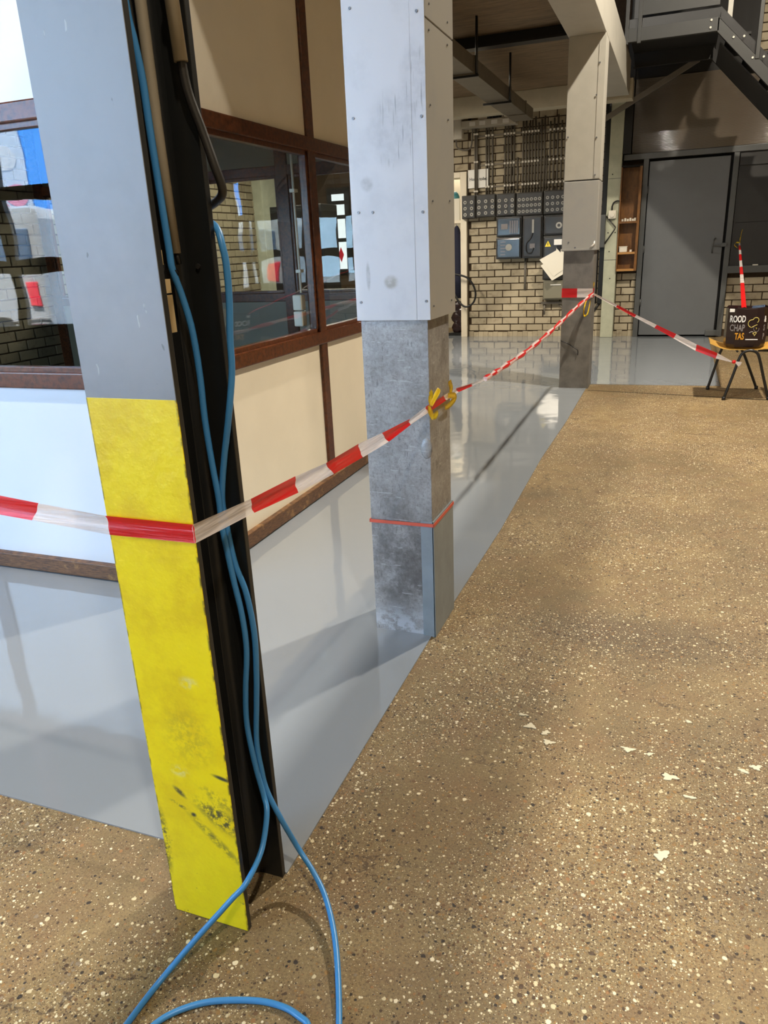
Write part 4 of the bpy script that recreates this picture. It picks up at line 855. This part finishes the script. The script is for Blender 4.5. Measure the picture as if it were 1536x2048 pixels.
bm = bmesh.new(); bm_box(bm, 0.905, 0.925, 7.33, 7.77, 0.66, 0.86, 0.008); part('backrest', cr, bm, 'ply')

BAGSHIFT = 0.075
bg = empty('shopping_bag', (0.6, 7.5, 0.45), 'glossy dark brown shopping bag with printed words on the chair', 'bag')
foot = [(0.452, 7.44), (0.52, 7.395), (0.60, 7.392), (0.68, 7.392), (0.735, 7.41), (0.775, 7.46), (0.785, 7.56), (0.76, 7.66), (0.66, 7.69), (0.54, 7.69), (0.46, 7.66), (0.44, 7.55)]
bm = bmesh.new(); rings = []
for z, s in ((0.468, 0.86), (0.475, 0.93), (0.50, 0.98), (0.56, 1.0), (0.66, 1.0), (0.74, 1.0), (0.80, 1.0), (0.808, 0.99)):
    rings.append([bm.verts.new((0.61 + (x - 0.61) * s, 7.54 + (y - 7.54) * s, z + (0.006 * math.sin(i * 2.1) if z > 0.79 else 0))) for i, (x, y) in enumerate(foot)])
n = len(foot)
for i in range(len(rings) - 1):
    for k in range(n): q = bm.faces.new((rings[i][k], rings[i][(k + 1) % n], rings[i + 1][(k + 1) % n], rings[i + 1][k])); q.smooth = False
bm.faces.new(rings[0][::-1]); inn = [bm.verts.new((0.61 + (v.co.x - 0.61) * 0.95, 7.54 + (v.co.y - 7.54) * 0.95, 0.72)) for v in rings[-1]]
for k in range(n): bm.faces.new((rings[-1][k], rings[-1][(k + 1) % n], inn[(k + 1) % n], inn[k]))
bm.faces.new(inn); part('bag_body', bg, bm, 'bag')
def btext(s, x, z, size, m_, sx=0.8, y=7.388, rot=0.0, bold=0.002):
    o = text('lettering', bg, s, (0, 0, 0), size, m_, sx, bold=bold)
    o.data.transform(Matrix.Translation((x, y, z)) @ Matrix.Rotation(rot, 4, 'Z')); return o
for s, z, m_ in (('ROOD', 0.690, 'ink_w'), ('CHAP', 0.615, 'ink_g'), ('TAS', 0.543, 'ink_o')):
    wd = {'ROOD': 0.123, 'CHAP': 0.118, 'TAS': 0.075}[s]
    o = btext(s, 0, z, 0.078, m_, 0.62)
    xs_ = [v.co.x for v in o.data.vertices]; sc_ = wd / (max(xs_) - min(xs_)); x00 = (0.594 - wd)
    mn = min(xs_)
    for v in o.data.vertices: v.co.x = x00 + (v.co.x - mn) * sc_; v.co.y = (7.386 + (v.co.y - 7.388) if v.co.x > 0.52 else 7.386 + (0.52 - v.co.x) * 0.66 + (v.co.y - 7.388))
for s, z, m_ in (('&', 0.690, 'ink_w'), ('S', 0.615, 'ink_g'), ('P', 0.543, 'ink_g')): btext(s, 0.742, z, 0.072, m_, 0.5, 7.409, 0.85)
part('corner_label', bg, B(0.462, 0.50, 7.40, 7.43, 0.775, 0.80), 'ink_w')
def line(P, m_, rad=0.0024): return part('chef_outline', bg, T(catmull([(x, 7.3895, z) for x, z in P], 5), rad, 5), m_)
line([(0.640, 0.644), (0.622, 0.66), (0.617, 0.685), (0.630, 0.705), (0.652, 0.71), (0.660, 0.722), (0.675, 0.727), (0.693, 0.72), (0.697, 0.70), (0.688, 0.685)], 'ink_y')
line([(0.644, 0.642), (0.665, 0.656), (0.69, 0.668)], 'ink_y')
line([(0.668, 0.655), (0.663, 0.635), (0.672, 0.615), (0.690, 0.607), (0.704, 0.618), (0.706, 0.636)], 'ink_g', 0.0017)
line([(0.680, 0.645), (0.688, 0.637), (0.683, 0.63)], 'ink_y', 0.0015); line([(0.632, 0.598), (0.648, 0.608), (0.664, 0.606)], 'ink_w', 0.0018)
line([(0.660, 0.592), (0.672, 0.585), (0.676, 0.572), (0.683, 0.588), (0.690, 0.598), (0.676, 0.602), (0.660, 0.592)], 'ink_y', 0.002)
part('print_strip', bg, B(0.608, 0.705, 7.386, 7.3915, 0.538, 0.545), 'ink_w')

bg.location.y -= BAGSHIFT; bg.location.x -= 0.004; bg.location.z -= 0.012

# ------------------------------------------------------------------ red and white barrier tape
def ribbon(name, parent, secs, cols, th=0.0012, sub=6, sag=0.0):
    """flat folded tape: secs = [(top, bottom)], one colour block between successive sections; each block an own part"""
    for i, c in enumerate(cols):
        (a, b), (c_, d) = secs[i], secs[i + 1]
        a, b, c_, d = map(Vector, (a, b, c_, d)); bm = bmesh.new(); g = []
        nrm = (c_ - a).cross(b - a); nrm = nrm.normalized() if nrm.length > 1e-9 else Vector((1, 0, 0))
        for s in range(sub + 1):
            t = s / sub; P0 = a.lerp(c_, t); P1 = b.lerp(d, t); row = []
            for j in range(6):
                w = j / 5; off = 0.0016 * math.sin(w * 9 + i * 1.7 + t * 1.2) + (0.003 * math.sin(w * 3.1) )
                row.append(bm.verts.new(P0.lerp(P1, w) + nrm * off))
            g.append(row)
        for s in range(sub):
            for j in range(5): q = bm.faces.new((g[s][j], g[s + 1][j], g[s + 1][j + 1], g[s][j + 1])); q.smooth = True
        part('red_block' if c == 'r' else 'white_block', parent, bm, 'tape_r' if c == 'r' else 'tape_w')
TX = -0.7375
t1 = empty('barrier_tape', (-0.76, 1.03, 0.93), 'long red and white barrier tape from the nearest post to the far column', 'tape')
ribbon('t', t1, [((-1.9, 1.04, 1.03), (-1.9, 1.04, 0.985)), ((-1.42, 1.035, 0.993), (-1.44, 1.035, 0.95)), ((-1.114, 1.03, 0.970), (-1.139, 1.03, 0.933)), ((-0.955, 1.0285, 0.959), (-0.955, 1.0285, 0.920)), ((-0.7648, 1.0285, 0.958), (-0.7648, 1.0285, 0.922))], 'wrwr')
S = [((1.04, 0.9575), (1.04, 0.9225)), ((1.214, 0.946), (1.217, 0.916)), ((1.404, 0.937), (1.41, 0.897)), ((1.561, 0.924), (1.607, 0.883)), ((1.769, 0.919), (1.795, 0.875)), ((1.948, 0.906), (1.994, 0.869)), ((2.19, 0.894), (2.198, 0.873)), ((2.359, 0.900), (2.396, 0.871)), ((2.581, 0.895), (2.612, 0.872)), ((2.745, 0.891), (2.781, 0.871)), ((2.993, 0.868), (3.001, 0.855)), ((3.216, 0.855), (3.235, 0.838))]
def tx(y): return -0.7645 + (0.0165) * min(1, (y - 1.04) / 1.2)
def fix(y, z):  # keep the measured line of sight when the tape runs a touch nearer than X=-0.755
    k = tx(y) / -0.755; return (tx(y), y * k, 1.4 + (z - 1.4) * k)
ribbon('t', t1, [((-0.7648, 1.0285, 0.958), (-0.7648, 1.0285, 0.922))] + [(fix(*a), fix(*b)) for a, b in S[1:]], 'wrwrwrwrwrw')
pole = catmull([(-0.755, 3.226, 0.847), (-0.755, 3.605, 0.839), (-0.755, 4.346, 0.833), (-0.755, 5.312, 0.85), (-0.752, 6.406, 0.887), (-0.742, 7.66, 0.922)], 22)
bm = bmesh.new(); N = len(pole)
bm_tube(bm, pole, [0.011 + 0.003 * math.sin(i * 0.55) + 0.004 * i / N for i in range(N)], 8, True, lambda i, k: int((i + k * 1.1) / 6.5) % 2)
part('twisted_run', t1, bm, ['tape_w', 'tape_r'], 'tightly twisted red and white run')
w3_ = empty('column_wrap', (-0.9, 7.69, 0.93), 'flat red and white tape wrapped around the far column', 'tape')
ribbon('t', w3_, [((-1.04, 7.694, 0.975), (-1.04, 7.694, 0.889)), ((-0.893, 7.694, 0.971), (-0.893, 7.694, 0.887)), ((-0.745, 7.694, 0.968), (-0.745, 7.694, 0.884)), ((-0.744, 7.83, 0.965), (-0.744, 7.83, 0.882))], 'rwr')
t2 = empty('sagging_tape', (0, 7.5, 0.3), 'red and white tape sagging from the far column to the chair leg', 'tape')
ribbon('t', t2, [((-0.742, 7.69, 0.929), (-0.742, 7.69, 0.910)), ((-0.508, 7.622, 0.817), (-0.518, 7.625, 0.797)), ((-0.327, 7.562, 0.728), (-0.341, 7.567, 0.706)), ((-0.139, 7.5, 0.642), (-0.158, 7.506, 0.614)), ((0.037, 7.442, 0.564), (0.016, 7.449, 0.525)), ((0.216, 7.383, 0.478), (0.211, 7.384, 0.423)), ((0.393, 7.324, 0.41), (0.383, 7.327, 0.361)), ((0.512, 7.272, 0.350), (0.512, 7.272, 0.337))], 'wrwrwrw')
bm = bmesh.new(); bmesh.ops.create_icosphere(bm, subdivisions=2, radius=1)
for v in bm.verts: v.co = Vector((0.53 + v.co.x * 0.017, 7.266 + v.co.y * 0.012, 0.342 + v.co.z * 0.016))
part('knot', t2, bm, 'tape_r')
part('tape_end', t2, sheet([(0.54, 7.262, 0.347), (0.595, 7.258, 0.342), (0.585, 7.262, 0.315), (0.57, 7.262, 0.302), (0.545, 7.262, 0.33)], 0), 'tape_w')
t3 = empty('hanging_tape', (0.6, 7.5, 0.8), 'red and white tape rising steeply from the bag to the black window', 'tape')
P0 = Vector((0.781, 12.05, 1.284)); P1 = Vector((0.580, 7.5, 0.785)); fr = [0, 0.06, 0.16, 0.25, 0.37, 0.48, 0.60, 0.72, 0.84, 1.0]
ribbon('t', t3, [(P0.lerp(P1, q) + Vector((-0.012 - 0.010 * q, 0, 0)), P0.lerp(P1, q) + Vector((0.010 + 0.010 * q, 0, 0.0))) for q in fr], 'wrwrwrwrr')

def ribbon_knot(label, strips, grp=None):
    o = empty('yellow_ribbon', strips[0][0], label, 'ribbon')
    for s in strips:
        P = [Vector(q) for q in s]; C_ = catmull(P, 5); bm = bmesh.new(); prev = None
        for i, p in enumerate(C_):
            w = 0.0085 * (0.55 + 0.9 * math.sin(math.pi * min(1, 0.15 + 0.75 * i / len(C_))))
            t = (C_[min(i + 1, len(C_) - 1)] - C_[max(i - 1, 0)]).normalized(); sd = t.cross(Vector((0.94, -0.34, 0.05))).normalized() * w
            row = [bm.verts.new(p - sd), bm.verts.new(p + Vector((0.002, -0.002, 0))), bm.verts.new(p + sd)]
            if prev:
                for a in (0, 1): q = bm.faces.new((prev[a], prev[a + 1], row[a + 1], row[a])); q.smooth = True
            prev = row
        bmesh.ops.solidify(bm, geom=bm.faces[:], thickness=0.0012); part('strand', o, bm, 'string')
    return o
KX = -0.742
ribbon_knot('yellow ribbon tied over the tape at the front corner of the middle column', [[(KX, 2.36, 0.902), (KX + 0.004, 2.355, 0.885), (KX + 0.004, 2.375, 0.868), (KX, 2.40, 0.852)], [(KX, 2.375, 0.898), (KX - 0.004, 2.385, 0.915), (KX - 0.004, 2.395, 0.932), (KX - 0.004, 2.385, 0.948)], [(KX, 2.38, 0.90), (KX + 0.002, 2.42, 0.92), (KX + 0.004, 2.455, 0.935), (KX + 0.004, 2.462, 0.942)], [(KX, 2.40, 0.853), (KX + 0.004, 2.42, 0.858), (KX + 0.004, 2.445, 0.862)]])
ribbon_knot('yellow ribbon tied over the tape at the rear corner of the middle column', [[(KX, 2.585, 0.895), (KX + 0.004, 2.61, 0.890), (KX + 0.006, 2.66, 0.878), (KX + 0.002, 2.645, 0.862), (KX, 2.585, 0.855), (KX, 2.54, 0.860)], [(KX, 2.62, 0.897), (KX, 2.63, 0.915), (KX, 2.615, 0.935), (KX, 2.61, 0.945)]])
ribbon_knot('yellow ribbon with a long loop at the tape knot on the far column', [[(-0.738, 7.68, 0.975), (-0.735, 7.66, 1.0), (-0.735, 7.66, 1.03)], [(-0.76, 7.66, 0.92), (-0.80, 7.64, 0.85), (-0.815, 7.62, 0.75), (-0.80, 7.62, 0.72), (-0.775, 7.62, 0.75), (-0.76, 7.64, 0.86)]])
ribbon_knot('yellow ribbon hanging the tape from the black window frame', [[(0.80, 12.06, 1.46), (0.79, 12.05, 1.40), (0.785, 12.05, 1.30)], [(0.78, 12.05, 1.29), (0.74, 12.05, 1.29), (0.72, 12.06, 1.26), (0.76, 12.06, 1.22)], [(0.785, 12.045, 1.36), (0.78, 12.04, 1.33), (0.79, 12.04, 1.28)]])

# ------------------------------------------------------------------ pale paint chips on the brown floor
chips = [(-0.345, 2.007, 0.016, 0.006), (-0.313, 1.955, 0.018, 0.014), (-0.263, 1.935, 0.013, 0.012), (-0.248, 1.891, 0.017, 0.013), (-0.024, 1.926, 0.02, 0.011), (0.035, 1.921, 0.011, 0.007), (0.141, 2.117, 0.012, 0.006), (0.089, 1.835, 0.022, 0.015), (0.14, 1.768, 0.014, 0.007), (0.28, 1.921, 0.016, 0.007), (0.313, 1.947, 0.016, 0.012), (0.075, 1.536, 0.019, 0.017)]
where = ['thin pale paint chip farthest back of the left cluster', 'ring shaped pale paint chip in the left cluster', 'forked pale paint chip in the left cluster', 'ragged pale paint chip at the near end of the left cluster', 'triangular pale paint chip in the middle of the brown floor', 'small pale paint chip right of the triangular one', 'faint small paint chip farthest from the viewer on the right', 'largest star shaped pale paint chip on the brown floor', 'oval pale paint chip just in front of the star shaped one', 'left one of the pair of paint chips near the right edge', 'right one of the pair of paint chips near the right edge', 'round pale paint chip nearest to the viewer']
for (x, y, rx, ry), lab in zip(chips, where):
    bm = bmesh.new(); k = 20; ph = R.uniform(0, 6); p2 = R.uniform(0, 6); lobes = R.choice((2, 2, 3))
    rr = [max(0.4, 0.85 + 0.28 * math.sin(lobes * a + ph) + 0.18 * math.sin((lobes + 3) * a + p2) + R.uniform(-0.12, 0.12)) for a in [2 * math.pi * i / k for i in range(k)]]
    lo_ = [bm.verts.new((x + rx * rr[i] * math.cos(2 * math.pi * i / k), y + ry * rr[i] * math.sin(2 * math.pi * i / k), 0.0002)) for i in range(k)]
    hi_ = [bm.verts.new((v.co.x, v.co.y, 0.0028)) for v in lo_]
    bm.faces.new(hi_); bm.faces.new(lo_[::-1])
    for i in range(k): bm.faces.new((lo_[i], lo_[(i + 1) % k], hi_[(i + 1) % k], hi_[i]))
    tag(obj('paint_chip', bm, 'flake'), lab, 'paint chip', 'pale paint chips on the brown floor')
